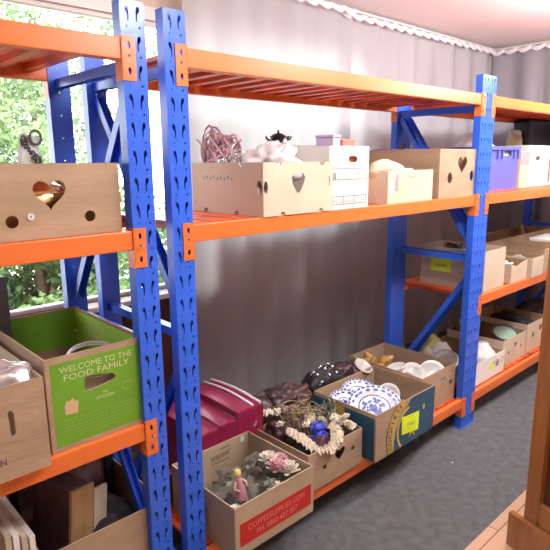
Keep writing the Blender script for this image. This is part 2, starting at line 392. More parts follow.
# ---------------------------------------------------------------- racking
D = .5645; W = .0753; HP = 2.003; BH = .0576; PD = .040; PT = .077
Z1, Z2, Z3, Z4, ZL = 1.9052, 1.3773, .1862, .7901, .7686
def bean(cx, cz, s):
    """slanted teardrop slot; s = +1 left column, -1 right column"""
    pts = [(-.0075, .022), (-.003, .0255), (.002, .0235), (.0055, .016), (.0075, .004), (.0075, -.012), (.0045, -.022), (.0015, -.021), (.0025, -.008), (.001, .003), (-.004, .006), (-.008, .013)]
    pts = [(cx+s*x*.78, cz+z*.86) for x, z in pts]
    return pts if s > 0 else pts[::-1]
def post_mesh():
    b = bmesh.new(); n = int(HP/PT); z = 0
    for k in range(n+1):
        zz = HP-(k+1)*PT; z1 = HP-k*PT; zb = max(0, zz)
        hs = []
        if zz >= 0:
            c = zz+.042
            hs = [bean(.021, c, 1), bean(W-.021, c, -1), circ(W-.017, zz+.009, .0032, 8), circ(.019, zz+.009, .0026, 8)]
        if z1-zb > 1e-4: plate(b, rect(0, W, zb, z1), hs, (0, 0, 0), (1, 0, 0), (0, 0, 1), (0, -1, 0), .002)
    box(b, 0, .002, .002, PD, 0, HP); box(b, W-.002, W, .002, PD, 0, HP)
    z = 0
    while z < HP-.001:
        z1 = min(HP, z+PT); plate(b, rect(.002, W-.002, z, z1), [circ(W/2, z+.04, .0038, 8)] if z1-z > .06 else [], (0, PD, 0), (1, 0, 0), (0, 0, 1), (0, 1, 0), .002); z = z1
    bmesh.ops.recalc_face_normals(b, faces=b.faces)
    me = bpy.data.meshes.new('upright_post'); b.to_mesh(me); b.free(); me.materials.append(M['blue']); return me
POST = post_mesh()
def add(name, me, parent, loc, rot=(0, 0, 0)):
    o = bpy.data.objects.new(name, me); COL.objects.link(o); o.parent = parent; o.location = loc; o.rotation_euler = rot; return o
def foot_mesh():
    b = bmesh.new(); box(b, -.006, W+.006, -.006, PD+.006, 0, .004); me = bpy.data.meshes.new('foot_plate'); b.to_mesh(me); b.free(); me.materials.append(M['blue']); return me
FOOT = foot_mesh()
def frame(root, x, flip):
    """one end ladder: two posts, three struts, two diagonals"""
    f = add('upright_post', POST, root, (x, 0, 0)); r = add('upright_post', POST, root, (x+W, D, 0), (0, 0, PI))
    for p in (f, r): add('foot_plate', FOOT, p, (0, 0, 0))
    xc = x+W/2
    def br(y0, z0, y1, z1, w=.034):
        b = bmesh.new()     # open channel brace
        a, c = Vector((xc, y0, z0)), Vector((xc, y1, z1)); s = (c-a).normalized().cross(Vector((1, 0, 0)))
        bar(b, a, c, .030, .0025); bar(b, a+s*.014+Vector((-.0140, 0, 0)), c+s*.014+Vector((-.0140, 0, 0)), .002, .028); bar(b, a+s*.014+Vector((.0140, 0, 0)), c+s*.014+Vector((.0140, 0, 0)), .002, .028)
        finish('brace', b, M['blue'], root)
    y0, y1 = PD-.012, D-PD+.012
    for z in (1.852, 1.03, .12): br(y0, z, y1, z)
    if not flip: br(y1-.01, 1.80, y0+.01, 1.09); br(y0+.01, .93, y1-.01, .20)
    else: br(y0+.01, 1.80, y1-.01, 1.09); br(y1-.01, .97, y0+.01, .22)
def beam(root, x0, x1, z, rear=False, w0=W, w1=W):
    """shelf beam with an end bracket at each side; front of the beam lies just behind the post faces"""
    L = x1-x0; a, e = w0, L-w1
    b = bmesh.new(); yf = .001
    # box section with a step along its inner edge
    box(b, a+.002, e-.002, yf, yf+.030, z-BH, z-.001); box(b, a+.002, e-.002, yf+.030, yf+.038, z-BH, z-.016)
    bo = finish('beam', b, M['orange'], root, bevel=.003)
    for side in (0, 1):
        c = bmesh.new()
        hs = [circ(.020, .094, .0052, 12, .010), circ(.020, .066, .0035, 8), circ(.020, .026, .0052, 12, .010)]
        xx = a-.040 if side == 0 else e
        poly = rect(0, .040, 0, .118)
        plate(c, poly, [[(p[0], p[1]) for p in h] for h in hs], (xx, -.0028, z-.112), (1, 0, 0), (0, 0, 1), (0, -1, 0), .0026)
        if side == 0: box(c, a-.001, a+.0018, -.0028, .038, z-.112, z+.006)
        else: box(c, e-.0018, e+.001, -.0028, .038, z-.112, z+.006)
        k = finish('beam_bracket', c, M['orange'], bo)
        if not (rear is False and side == 1 and x1 < 0 and z < 1.5): continue
        s = bmesh.new(); lathe(s, [(0, -.0075), (.005, -.0075), (.006, -.005), (.006, -.0029), (0, -.0029)], 10)
        finish('locking_pin', s, M['steel'], bo, (xx+.020, 0, z-.112+.066), (0, 0, 0)).rotation_euler = (-PI/2, 0, 0)
        bo.children[-1].location.y = -.0105
    if rear: bo.location = (L, D, 0); bo.rotation_euler = (0, 0, PI)
    return bo
def deck(root, x0, x1, z):
    b = bmesh.new(); L = x1-x0; n = 18; p = (L-2*W-.006)/n
    for k in range(n):
        xa = W+.003+k*p
        box(b, xa, xa+p-.012, .0402, D-.0402, z-.014, z-.0005)
        box(b, xa+.025, xa+.060, .0405, D-.0405, z-.034, z-.014)
    o = finish('deck', b, M['deck'], root); return o
def rack(x0, x1, levels, label, flips, frames=(True, True)):
    root = empty('shelving_rack', label, 'shelving', (x0, 0, 0), 0, 'blue and orange shelving racks')
    L = x1-x0
    if frames[0]: frame(root, 0, flips[0])
    if frames[1]: frame(root, L-W, flips[1])
    for z in levels:
        beam(root, x0, x1, z); beam(root, x0, x1, z, True); deck(root, x0, x1, z)
    return root
GAP = .0600
rack(-GAP-2.0, -GAP, (Z1, Z2, ZL, Z3), 'nearest blue and orange rack on the left, in front of the window', (True, True))
rack(0, 2.0, (Z1, Z2, Z3), 'middle blue and orange rack with three wide shelves', (False, False))
rack(2.0015, 4.0, (Z1, Z2, Z4, Z3), 'far blue and orange rack with four shelves near the end wall', (False, False))

# ---------------------------------------------------------------- middle rack, middle shelf
dh = [shield(.175, .112, .072, .072)]
c = carton('carton', 'pale cardboard fruit box with a shield-shaped hand hole, full of ribbon', .372, .738, -.004, .425, Z2, .190, M['card_pale'], M['card_cream'],
           holes={'front': dh+[circ(.0125, .103, .0105, 16, .022), slot(.347, .118, .008, .034)], 'left': [circ(.021, .103, .015, 16, .024)]},
           notch={'front': ((.095, .30), (.075, .305), .014), 'left': ((.15, .34), (.115,), .015)})
q = bmesh.new()
for k in range(9): box(q, -.0012, -.0006, .17+.022*k, .176+.022*k, .124+.006*(k % 2), .136+.006*(k % 2))
finish('faded_print', q, M['grey_ink'], c)
t = empty('plastic_tub', 'frosted white plastic tub behind the ribbon-filled box and the archive box', 'tub', (.835, .432, Z2))
b = bmesh.new(); box(b, 0, .40, 0, .115, 0, .252); finish('tub_body', b, M['tub'], t, bevel=.008)
b = bmesh.new(); box(b, -.006, .406, -.006, .121, .2525, .266); finish('lid', b, M['tub'], t, bevel=.005)
# black bonnet-like ornament on the tub
t = empty('ornament', 'black spiky ornament sitting on the white tub lid', 'ornament', (.915, .49, Z2+.2665))
b = bmesh.new(); lathe(b, [(0, 0), (.045, 0), (.050, .006), (.022, .012), (.018, .02), (.036, .028), (.040, .04), (.022, .052), (.006, .056), (.004, .068), (0, .070)], 20); finish('base', b, M['black'], t)
b = bmesh.new()
for k in range(9):
    a = 2*PI*k/9; tube(b, [(.03*math.cos(a), .03*math.sin(a), .02), (.055*math.cos(a), .055*math.sin(a), .026), (.062*math.cos(a), .062*math.sin(a), .04)], .004, 6)
finish('spikes', b, M['black'], t)
# ribbon tangle
def tangle(name, label, cat, loc, rad, n, m, seed, r=.004, group=None, z=.6, width=None):
    b = bmesh.new(); q = random.Random(seed)
    for _ in range(n):
        a0 = q.uniform(0, 2*PI); R = q.uniform(.2, 1); cx, cy, cz = rad[0]*q.uniform(-.6, .6), rad[1]*q.uniform(-.6, .6), rad[2]*q.uniform(-.2, .55)
        pts = []
        s1, s2 = q.uniform(.2, .45)*rad[0], q.uniform(.3, .7)*rad[2]
        t1, t2 = q.uniform(0, 6), q.uniform(0, 6)
        for k in range(15):
            u = k/14*2*PI*q.uniform(.98, 1.02)
            pts.append((cx+s1*math.cos(u+t1), cy+s1*math.sin(u*1.5+t2), max(.006, rad[2]*.4+cz+s2*math.sin(u+t2))))
        tube(b, pts, r, 5, rf=lambda u: r*(.7+.5*abs(math.sin(u*9))))
    return tag(finish(name, b, m, None, loc, smooth=True), label, cat, group)
tangle('ribbon_tangle', 'tangle of pink and silver ribbon loops rising from the fruit box', 'ribbon', (.462, .345, Z2+.10), (.085, .085, .15), 44, M['pink'], 3, .0042)
tangle('ribbon_tangle', 'pale silvery ribbon loops lying over the left rim of the fruit box', 'ribbon', (.425, .23, Z2+.11), (.055, .09, .09), 22, M['silver_net'], 5, .004)
t = blob('plush_cushion', (.125, .05, .135), M['mauve'], (.585, .485, Z2+.155), .12, 2, 5); tag(t, 'mauve plush cushion standing behind the ribbon box', 'cushion')
t = blob('plastic_bag', (.115, .085, .085), M['plastic_bag'], (.535, .125, Z2+.178), .35, 3, 9, ridge=True); tag(t, 'crinkled clear white plastic bag bulging over the fruit box front', 'bag')
b = bmesh.new(); pts = [(.0+.17*math.sin(u*1.5)*.9-.04, .01*math.sin(u*7), .018+.105*math.sin(u*1.35)**2) for u in [k/20*1.45 for k in range(21)]]; tube(b, pts, .006, 6)
tag(finish('silver_rope', b, M['silver_net'], None, (.43, .05, Z2+.15), smooth=True), 'twisted silver cord arching over the white bag in the fruit box', 'cord')

# archive box
A = carton('archive_box', 'white archive box with a red hand hole and a printed form', .724, .972, .0, .38, Z2, .250, M['white_card'], M['white_card'],
           holes={'front': [slot(.145, .198, .058, .026)]})
b = bmesh.new()
def lines(bm, segs, th=.0022):
    for x0, z0, x1, z1 in segs:
        if x0 == x1: box(bm, x0-th/2, x0+th/2, -.0014, -.0006, z0, z1)
        else: box(bm, x0, x1, -.0014, -.0006, z0-th/2, z0+th/2)
lines(b, [(.018,.162,.232,.162),(.018,.118,.232,.118),(.018,.118,.018,.162),(.232,.02,.232,.162),(.055,.118,.055,.156),(.105,.118,.105,.156),(.178,.118,.178,.156),
          (.018,.052,.232,.052),(.018,.020,.232,.020),(.018,.02,.018,.052),(.085,.02,.085,.052),(.155,.02,.155,.052)], .0035)
box(b, .022, .040, -.0014, -.0006, .120, .146)
finish('printed_form', b, M['grey_ink'], A)
lettering(A, [('FILES', 1)], .052, .034, .055, .016, 'front', 0, M['grey_ink'])
lettering(A, [('ARCHIVE', 1)], .120, .034, .058, .016, 'front', 0, M['grey_ink'])
lettering(A, [('STORE', 1)], .193, .034, .060, .016, 'front', 0, M['grey_ink'])
b = bmesh.new(); box(b, 0, .22, 0, .26, 0, .225); tag(finish('folder_stack', b, M['salmon'], None, (.738, .02, Z2+.007), bevel=.004), 'red folders filling the white archive box', 'folder')
b = bmesh.new(); box(b, 0, .062, 0, .08, 0, .050); box(b, -.003, .065, -.003, .083, .0505, .062)
tag(finish('trinket_box', b, M['lilac'], None, (.812, .06, Z2+.234), (0, 0, .2), bevel=.003), 'small lilac and white box on top of the archive box contents', 'box')
b = bmesh.new(); box(b, 0, .075, 0, .10, 0, .045)
tag(finish('trinket_box', b, M['salmon'], None, (.885, .07, Z2+.234), (0, 0, -.1), bevel=.003), 'small salmon red box on top of the archive box contents', 'box')

# small open carton with a crumpled paper bag
c = carton('carton', 'small plain cardboard box with a crumpled paper bag, right of the archive box', 1.130, 1.500, .012, .20, Z2, .146, M['card_pale'], M['card_in'])
panel(c, 'torn_tape', [(.015, .05), (.04, .045), (.052, .09), (.06, .14), (.025, .143), (.02, .10)], [], 'front', 0, M['tub'])
panel(c, 'label_strip', rect(.055, .078, .055, .13), [], 'front', 0, M['mauve'])
lettering(c, [('Fragile', 1)], .18, .118, .07, .016, 'front', 0, M['grey_ink'], shear=.3)
t = blob('paper_bag', (.112, .070, .060), M['paper_bag'], (1.235, .095, Z2+.138), .22, 2.2, 2); tag(t, 'crumpled tan paper bag stuffed in the small cardboard box', 'bag')
t = blob('paper_wad', (.075, .05, .024), M['tub'], (1.395, .095, Z2+.128), .2, 3, 4); tag(t, 'wad of white wrapping paper in the small cardboard box', 'paper')

# large brown carton
c = carton('carton', 'large brown carton with a heart hole and two round holes on the middle shelf', 1.563, 1.950, .015, .50, Z2, .245, M['card'], M['card_in'],
           holes={'front': [heart(.225, .168, .10), circ(.105, .100, .024, 16, .028), circ(.330, .105, .021, 16, .027)]})
t = bmesh.new(); box(t, 0, .32, 0, .18, 0, .245)
tag(finish('storage_case', t, M['purple'], None, (1.60, .28, Z2+.0065), bevel=.01), 'dark blue plastic case inside the large brown carton', 'case')
b = bmesh.new()
for k in range(3): tube(b, [(.012*k, 0, 0), (.012*k+.004, .01, .02), (.012*k+.018, .0, .028), (.012*k+.02, 0, .006)], .004, 6)
tag(finish('wire_clip', b, M['black'], None, (1.575, .25, Z2+.248)), 'black wire clip hooked on the rim of the large carton', 'clip')

# ---------------------------------------------------------------- far rack, middle shelf
cr = empty('plastic_crate', 'blue purple plastic crate beside the middle post on the far rack', 'crate', (2.38, .16, Z2))
b = bmesh.new(); w_, h_ = .41, .265
plate(b, rect(0, w_, 0, h_), [slot(.25, .225, .12, .028)], (0,0,0), (1,0,0), (0,0,1), (0,-1,0), .004)
plate(b, rect(0, w_, 0, h_), [], (0,.32,0), (1,0,0), (0,0,1), (0,1,0), .004)
box(b, 0, .004, .004, .316, 0, h_); box(b, w_-.004, w_, .004, .316, 0, h_); box(b, .004, w_-.004, .004, .316, 0, .005)
finish('crate_body', b, M['purple'], cr)
b = bmesh.new(); box(b, -.01, w_+.01, -.012, -.0005, h_-.018, h_+.004)
for k in (.10, .16, .33, .39): box(b, k, k+.012, -.012, -.0005, h_-.075, h_-.018)
finish('rim', b, M['purple'], cr)
b = bmesh.new(); box(b, 0, .28, 0, .26, 0, .24); tag(finish('linen_stack', b, M['tub'], None, (2.44, .18, Z2+.0065), bevel=.01), 'pale folded linen filling the blue purple crate', 'linen')
c = carton('file_box', 'cream and grey file box between the purple crate and white box', 2.810, 2.955, .15, .45, Z2, .24, M['cream_china'], M['card_in'])
panel(c, 'grey_band', rect(.002, .143, .150, .238), [], 'front', 0, M['mauve'])
b = bmesh.new(); lines(b, [(.02,.13,.12,.13),(.02,.11,.12,.11),(.02,.06,.12,.06),(.02,.03,.12,.03),(.02,.03,.02,.06),(.12,.03,.12,.06)], .004); finish('printed_lines', b, M['grey_ink'], c)
c = carton('archive_box', 'tall white box with a small dark hand hole on the far rack', 2.972, 3.345, .17, .37, Z2, .282, M['white_card'], M['white_card'], holes={'front': [slot(.17, .195, .075, .030)]})
b = bmesh.new(); lines(b, [(.01,.05,.36,.05),(.01,.085,.36,.085)], .003); finish('printed_lines', b, M['grey_ink'], c)
c = carton('archive_box', 'white box with a red edge cut off by the right edge of the photo', 3.37, 3.68, .19, .37, Z2, .28, M['white_card'], M['white_card'])
panel(c, 'red_edge', rect(.01, .05, .02, .20), [], 'front', 0, M['red'])
t = empty('flask', 'cream flask with a handle standing behind the purple crate', 'flask', (3.385, .455, Z2))
b = bmesh.new(); lathe(b, [(0, 0), (.055, 0), (.058, .01), (.058, .33), (.045, .365), (0, .366)], 24); finish('flask_body', b, M['cream_china'], t, smooth=False)
b = bmesh.new(); lathe(b, [(0, .3665), (.046, .3665), (.044, .395), (.02, .408), (0, .408)], 24); finish('lid', b, M['tub'], t)
b = bmesh.new(); tube(b, [(.056, 0, .31), (.078, 0, .30), (.080, 0, .22), (.056, 0, .17)], .006, 8); finish('handle', b, M['grey_thing'], t)
t = empty('suitcase', 'black suitcase standing at the back of the far rack middle shelf', 'suitcase', (3.47, .378, Z2), 0)
b = bmesh.new(); box(b, 0, .44, 0, .14, .02, .50); finish('case_body', b, M['black'], t, bevel=.03)
b = bmesh.new(); tube(b, [(.15, .07, .495), (.15, .07, .525), (.29, .07, .525), (.29, .07, .495)], .008, 8); finish('handle', b, M['navy'], t)
b = bmesh.new(); box(b, .05, .08, .02, .12, 0, .0195); box(b, .36, .39, .02, .12, 0, .0195); finish('foot', b, M['navy'], t)
t = empty('lamp_shade', 'pale cone shade beside the post at the back of the far rack', 'lamp shade', (2.52, .60, Z2))
t.location.y = .42+.02
b = bmesh.new(); lathe(b, [(.13, .27), (.128, .272), (.035, .36), (.033, .358)], 32); finish('shade', b, M['tub'], t)
b = bmesh.new(); lathe(b, [(0, .25), (.05, .25), (.05, .262), (.01, .27), (.01, .36), (0, .36)], 12); finish('stem', b, M['steel'], t)
t.location = (2.53, .34, Z2+0); 

# ---------------------------------------------------------------- far rack, third shelf
c = carton('carton', 'cream carton with a fluorescent yellow sticker seen through the end frame', 2.150, 2.420, .03, .46, Z4, .245, M['card_cream'], M['card_cream'])
s_ = panel(c, 'sticker', rect(.215, .355, .09, .170), [], 'left', 0, M['sticker'], label='fluorescent yellow sticker')
b = bmesh.new(); box(b, -.0018, -.0012, .24, .33, .128, .133); box(b, -.0018, -.0012, .25, .32, .120, .123); finish('handwriting', b, M['grey_ink'], c)
t = blob('black_cloth', (.09, .12, .07), M['dark'], (2.285, .30, Z4+.17), .35, 3, 3, ridge=True); tag(t, 'black cloth bundle in the cream carton', 'cloth')
t = tangle('ribbon_tangle', 'grey green cord tangle in the cream carton', 'cord', (2.25, .20, Z4+.12), (.08, .08, .12), 18, M['foliage_grey'], 8)
c = carton('carton', 'small open cream carton beside the stickered carton on the third shelf', 2.500, 2.735, .02, .25, Z4, .125, M['card_cream'], M['card_in'], tops={'front': [(.235, .125), (.16, .118), (.08, .10), (.0, .122)]})
t = blob('tissue_paper', (.05, .06, .045), M['tub'], (2.56, .11, Z4+.085), .5, 4, 11, ridge=True); tag(t, 'white tissue paper in the small open cream carton', 'paper')
c = carton('carton', 'second small open carton, at the right end of the third shelf row', 2.760, 2.945, -.005, .26, Z4, .132, M['card_cream'], M['card_in'])
t = blob('tissue_paper', (.05, .05, .04), M['silver_card'], (2.86, .13, Z4+.085), .5, 4, 13, ridge=True); tag(t, 'silvery paper in the rightmost small carton', 'paper')
c = carton('carton', 'long brown carton at the back of the third shelf', 2.56, 3.85, .285, .52, Z4, .215, M['card'], M['card_in'])
b = bmesh.new(); box(b, 0, .10, 0, .012, 0, .11); tag(finish('silver_card', b, M['silver_card'], None, (3.60, .40, Z4+.150), (-.25, .25, .3)), 'crumpled silver card sticking up from the long brown carton', 'card')
t = empty('lidded_box', 'white lidded box half hidden behind the wooden cabinet on the third shelf', 'box', (3.345, .0, Z4))
b = bmesh.new(); box(b, 0, .33, 0, .262, 0, .165); finish('box_base', b, M['white_card'], t, bevel=.003)
b = bmesh.new(); box(b, -.004, .334, -.004, .266, .1655, .188); finish('lid', b, M['white_card'], t, bevel=.003)
c = carton('carton', 'brown carton at the far right of the third shelf with a raised flap', 2.96, 3.30, .0, .27, Z4, .17, M['card'], M['card_in'], flaps=(('left', .05, .3),))

# ---------------------------------------------------------------- far rack, bottom shelf
def dish(name, label, cat, loc, r, h, m, rot=(0, 0, 0), group=None, foot=.45):
    b = bmesh.new(); lathe(b, [(0, 0), (r*foot, 0), (r*foot*1.02, h*.12), (r*.8, h*.55), (r, h), (r*.985, h*1.03), (r*.76, h*.62), (r*foot*.8, h*.22), (0, h*.18)], 36)
    return tag(finish(name, b, m, None, loc, rot, smooth=True), label, cat, group)
c = carton('carton', 'white printed box of crockery on the bottom shelf beside the middle post', 2.120, 2.545, .04, .47, Z3, .145, M['white_card'], M['card_in'])
b = bmesh.new(); box(b, .225, .262, -.0014, -.0006, .055, .10); finish('printed_panel', b, M['sticker'], c)['label'] = 'yellow printed panel'
b = bmesh.new(); box(b, .305, .345, -.0014, -.0006, .06, .10)
finish('printed_mark', b, M['grey_ink'], c)
lettering(c, [('DRINK', .8), ('MIXER', 1)], .39, .09, .06, .018, 'front', 0, M['red_text'])
dish('serving_bowl', 'upturned white bowl in the white printed box', 'bowl', (2.415, .15, Z3+.200), .118, .10, M['white_china'], (PI, 0, 0))
dish('serving_bowl', 'white bowl seen through the frame just behind the middle post', 'bowl', (2.245, .34, Z3+.20), .095, .10, M['white_china'], (PI*.95, .2, 0))
dish('glass_bowl', 'yellow green glass bowl seen through the end frame', 'bowl', (2.25, .425, Z3+.235), .085, .085, M['yellow_glass'], (PI*.93, .15, 0))
dish('serving_bowl', 'cream bowl nearest the back of the white printed box', 'bowl', (2.175, .41, Z3+.175), .08, .08, M['cream_china'], (PI*.9, -.2, 0))
t = empty('metal_tray', 'oval silver tray standing on edge near the middle post', 'tray', (2.075, .21, Z3+.0))
b = bmesh.new(); lathe(b, [(0, 0), (.065, 0), (.078, .006), (.098, .014), (.10, .018), (.092, .017), (.075, .010), (.06, .006), (0, .006)], 36, mat4=Matrix.Diagonal((1, .75, 1, 1))); finish('tray_plate', b, M['silver_card'], t, (0, 0, .145), (.35, -.35, 0), smooth=True)
t.location = (2.065, .20, Z3)
b = bmesh.new(); box(b, -.05, .03, -.06, .06, 0, .115); finish('tray_stand', b, M['dark'], t)
t.location.x = 2.06
c = carton('carton', 'open carton holding green dishes on the bottom shelf', 2.575, 2.935, .065, .48, Z3, .185, M['card_pale'], M['card_in'],
           holes={'front': [heart(.20, .12, .05), circ(.09, .085, .012), circ(.29, .09, .012)]}, notch={'front': ((.05, .30), (), .012)})
t = empty('serving_dish', 'pale green dish with a dark rim in the open carton', 'dish', (2.845, .185, Z3+.125)); t.scale = (.72, .72, .8)
b = bmesh.new(); lathe(b, [(0, 0), (.06, 0), (.11, .055), (.108, .057), (.05, .01), (0, .01)], 36); finish('dish_body', b, M['green_china'], t, smooth=True)
b = bmesh.new(); lathe(b, [(.106, .056), (.125, .060), (.125, .066), (.106, .062)], 36); finish('dish_rim', b, M['grey_thing'], t, smooth=True)
t.rotation_euler = (.25, -.3, 0)
dish('serving_bowl', 'pinkish bowl beside the green dish', 'bowl', (2.68, .18, Z3+.13), .07, .07, M['petal_pink'], (PI*.9, 0, 0))
dish('glass_jar', 'pale green glass jar at the back of the dish carton', 'jar', (2.67, .36, Z3+.09), .075, .16, M['green_china'], (0, 0, 0), foot=.9)
c = carton('carton', 'brown carton with two small holes, rightmost on the bottom shelf', 2.965, 3.33, .07, .50, Z3, .215, M['card_pale'], M['card_in'],
           holes={'front': [circ(.115, .12, .022), circ(.24, .15, .025)]})
t = blob('black_cloth', (.14, .14, .06), M['dark'], (3.15, .27, Z3+.17), .35, 3, 3, ridge=True); tag(t, 'black cloth heap in the rightmost bottom carton', 'cloth')
b = bmesh.new(); tube(b, [(0, 0, 0), (.28, 0, .005)], .012, 10); tag(finish('rolling_pin', b, M['ochre'], None, (2.66, .445, Z3+.178)), 'yellowish rod lying across the back of the dish carton', 'rod')
t = blob('black_bag', (.25, .14, .13), M['dark'], (3.62, .28, Z3+.12), .3, 3, 6, flat=.12); tag(t, 'black bag at the dark end of the bottom shelf', 'bag')

# ---------------------------------------------------------------- middle rack, bottom shelf
# coffee carton, front left
cw = .40
c = carton('carton', 'cardboard box with a red advertising panel, nearest on the bottom shelf', .131, .533, -.100, .300, Z3, .200, M['card_mid'], M['card_mid'])
panel(c, 'red_panel', rect(.022, .388, .038, .128), [], 'front', 0, M['red'], label='red printed panel')
lettering(c, [('COFFEESUPPLIES.COM', 1), ('PH. 0800 427 007', .72)], .205, .083, .29, .024, 'front', 0, M['red_text'], gap=1.45)
lettering(c, [('Wherever', 1)], .243, .148, .105, .028, 'back_in', .40, M['black_ink'], rot=.13, shear=.35)
b = bmesh.new(); box(b, .19, .285, .3930, .3938, .118, .1205); box(b, .235, .29, .3930, .3938, .176, .178); finish('print_underline', b, M['black_ink'], c)
lettering(c, [('Wherever', 1)], .22, .12, .12, .03, 'left', 0, M['black_ink'], shear=.35)
b = bmesh.new(); box(b, .353, .372, .3925, .3938, .165, .19); finish('tape_scrap', b, M['tub'], c)
# flowers and figurine inside
def flower(name, label, loc, r, m, seed, petals=26, group=None):
    q = random.Random(seed); b = bmesh.new()
    for k in range(petals):
        a = k*2.399; el = 1.35-1.3*k/petals; d = Vector((math.cos(a)*math.cos(el), math.sin(a)*math.cos(el), math.sin(el)))
        u = d.cross(Vector((0, 0, 1))).normalized() if abs(d.z) < .99 else Vector((1, 0, 0)); R = r*(.55+.45*k/petals)
        p0 = d*R*.1; w = r*.22
        v = [b.verts.new(p) for p in (p0, d*R*.5+u*w, d*R+u*w*.5+Vector((0, 0, r*.12)), d*R-u*w*.5+Vector((0, 0, r*.12)), d*R*.5-u*w)]; b.faces.new(v)
    o = finish(name, b, m, None, loc); s = o.modifiers.new('s', 'SOLIDIFY'); s.thickness = .002
    return tag(o, label, 'flower', group)
fl = [(.445, .02, .36, .042, 'petal_pink', 'pink silk flower, leftmost of the pink blooms in the coffee box'), (.482, -.01, .345, .045, 'petal_white', 'cream silk flower at the front of the coffee box blooms'),
      (.50, .055, .35, .040, 'petal_pink', 'dusty pink silk flower beside the right wall of the coffee box'), (.455, .08, .365, .040, 'petal_white', 'cream pink silk flower at the back of the coffee box blooms'), (.39, -.03, .315, .032, 'petal_white', 'small cream silk flower low beside the grey leaves')]
for k, (x, y, z, r, m, l) in enumerate(fl): flower('silk_flower', l, (x, y, z), r*1.2, M[m], k, 34, 'silk flowers in the coffee box')
for k, (x, y, z, r, m, l) in enumerate([(.165, -.06, .345, .028, 'petal_white', 'white flower in the near left corner of the coffee box'), (.195, -.085, .34, .024, 'yellow_glass', 'yellow green flower near the left corner of the coffee box')]):
    flower('silk_flower', l, (x, y, z), r, M[m], k+9, 22)
b = bmesh.new(); q = random.Random(4)
for k in range(70):
    p = Vector((q.uniform(-.12, .12), q.uniform(-.10, .10), q.uniform(-.02, .06))); d = Vector((q.gauss(0, 1), q.gauss(0, 1), q.uniform(0, .8))).normalized(); u = d.orthogonal().normalized(); s = q.uniform(.018, .036)
    b.faces.new([b.verts.new(v) for v in (p-d*s, p+u*s*.5, p+d*s, p-u*s*.5)])
o = finish('silk_leaves', b, M['foliage_grey'], None, (.375, .07, .305)); s = o.modifiers.new('s', 'SOLIDIFY'); s.thickness = .002
tag(o, 'grey green silk leaves heaped in the coffee box', 'leaves', None, 'stuff')
t = empty('figurine', 'small doll figurine with yellow hair and pink dress in the coffee box', 'figurine', (.258, .02, Z3+.085)); t.scale = (.72, .72, .76)
b = bmesh.new(); lathe(b, [(0, 0), (.045, 0), (.042, .05), (.032, .11), (.017, .145), (.019, .165), (.009, .18), (0, .182)], 20); finish('dress', b, M['doll_dress'], t, smooth=True)
b = bmesh.new(); bmesh.ops.create_icosphere(b, subdivisions=3, radius=.016, matrix=Matrix.Translation((0, 0, .196))); tube(b, [(-.018, 0, .16), (-.04, -.012, .135), (-.02, -.03, .12)], .0055, 8); tube(b, [(.018, 0, .16), (.04, -.012, .14), (.03, -.028, .125)], .0055, 8); finish('head_and_arms', b, M['doll_skin'], t, smooth=True)
b = bmesh.new(); bmesh.ops.create_icosphere(b, subdivisions=3, radius=.0195, matrix=Matrix.Translation((0, .004, .202))); finish('hair', b, M['yellow_hair'], t, smooth=True)
t.rotation_euler = (0, -.08, 0)
t = blob('dark_cloth', (.05, .07, .06), M['dark'], (.215, .02, Z3+.085), .3, 3, 6, ridge=True); tag(t, 'black cloth behind the doll figurine', 'cloth')
t = blob('box_filling', (.17, .16, .05), M['foliage_grey'], (.335, .10, Z3+.058), .3, 3, 8, ridge=True); tag(t, 'dull grey packing heap under the silk leaves', 'packing', None, 'stuff')

# magenta padded cases
def case(label, x, y, z, L, w, h, rz, ry=0):
    t = empty('padded_case', label, 'case', (x, y, z), rz, 'magenta padded cases'); t.rotation_euler = (ry, 0, rz)
    b = bmesh.new(); box(b, -w/2, w/2, 0, L, 0, h); bmesh.ops.subdivide_edges(b, edges=b.edges[:], cuts=5, use_grid_fill=True)
    for v in b.verts:
        if v.co.z > h*.8: v.co.z += .012*math.sin(PI*(v.co.x/w+.5))*math.sin(PI*v.co.y/L)
        v.co.x *= 1+.03*math.sin(v.co.y/L*PI)
        if v.co.y < .001: v.co.z -= .012*(v.co.z/h)*(abs(v.co.x)/w)
    o = finish('case_body', b, M['magenta'], t, smooth=False, bevel=.006)
    for s in (-1, 1):
        b = bmesh.new(); tube(b, [(s*w*.5, .002, .006), (s*w*.5, .002, h), (s*w*.515, L*.5, h+.002), (s*w*.5, L-.002, h), (s*w*.5, L-.002, .006)], .0035, 6); finish('seam_piping', b, M['magenta'], t)
    return t
ca = case('leftmost magenta padded case, lowest of the three behind the coffee box', .338, .315, Z3, .37, .094, .262, 0)
cb = case('middle magenta padded case behind the coffee box', .436, .315, Z3, .37, .092, .270, 0)
cc = case('rightmost and widest magenta padded case with white piping behind the coffee box', .562, .315, Z3, .37, .148, .300, 0)
b = bmesh.new(); box(b, -.044, .044, -.004, -.0012, .17, .183); finish('white_band', b, M['white_trim'], ca)
for x_ in (.015, .060):
    b = bmesh.new(); tube(b, [(x_, .0, .303), (x_, .09, .313), (x_, .18, .318), (x_, .28, .313), (x_, .37, .303)], .0065, 8)
    finish('white_piping', b, M['white_trim'], cc)['label'] = 'white piping'
b = bmesh.new(); tube(b, [(.055, -.004, .10), (.05, -.006, .16), (.058, -.004, .22)], .002, 5); finish('zip_pull', b, M['steel'], cc)
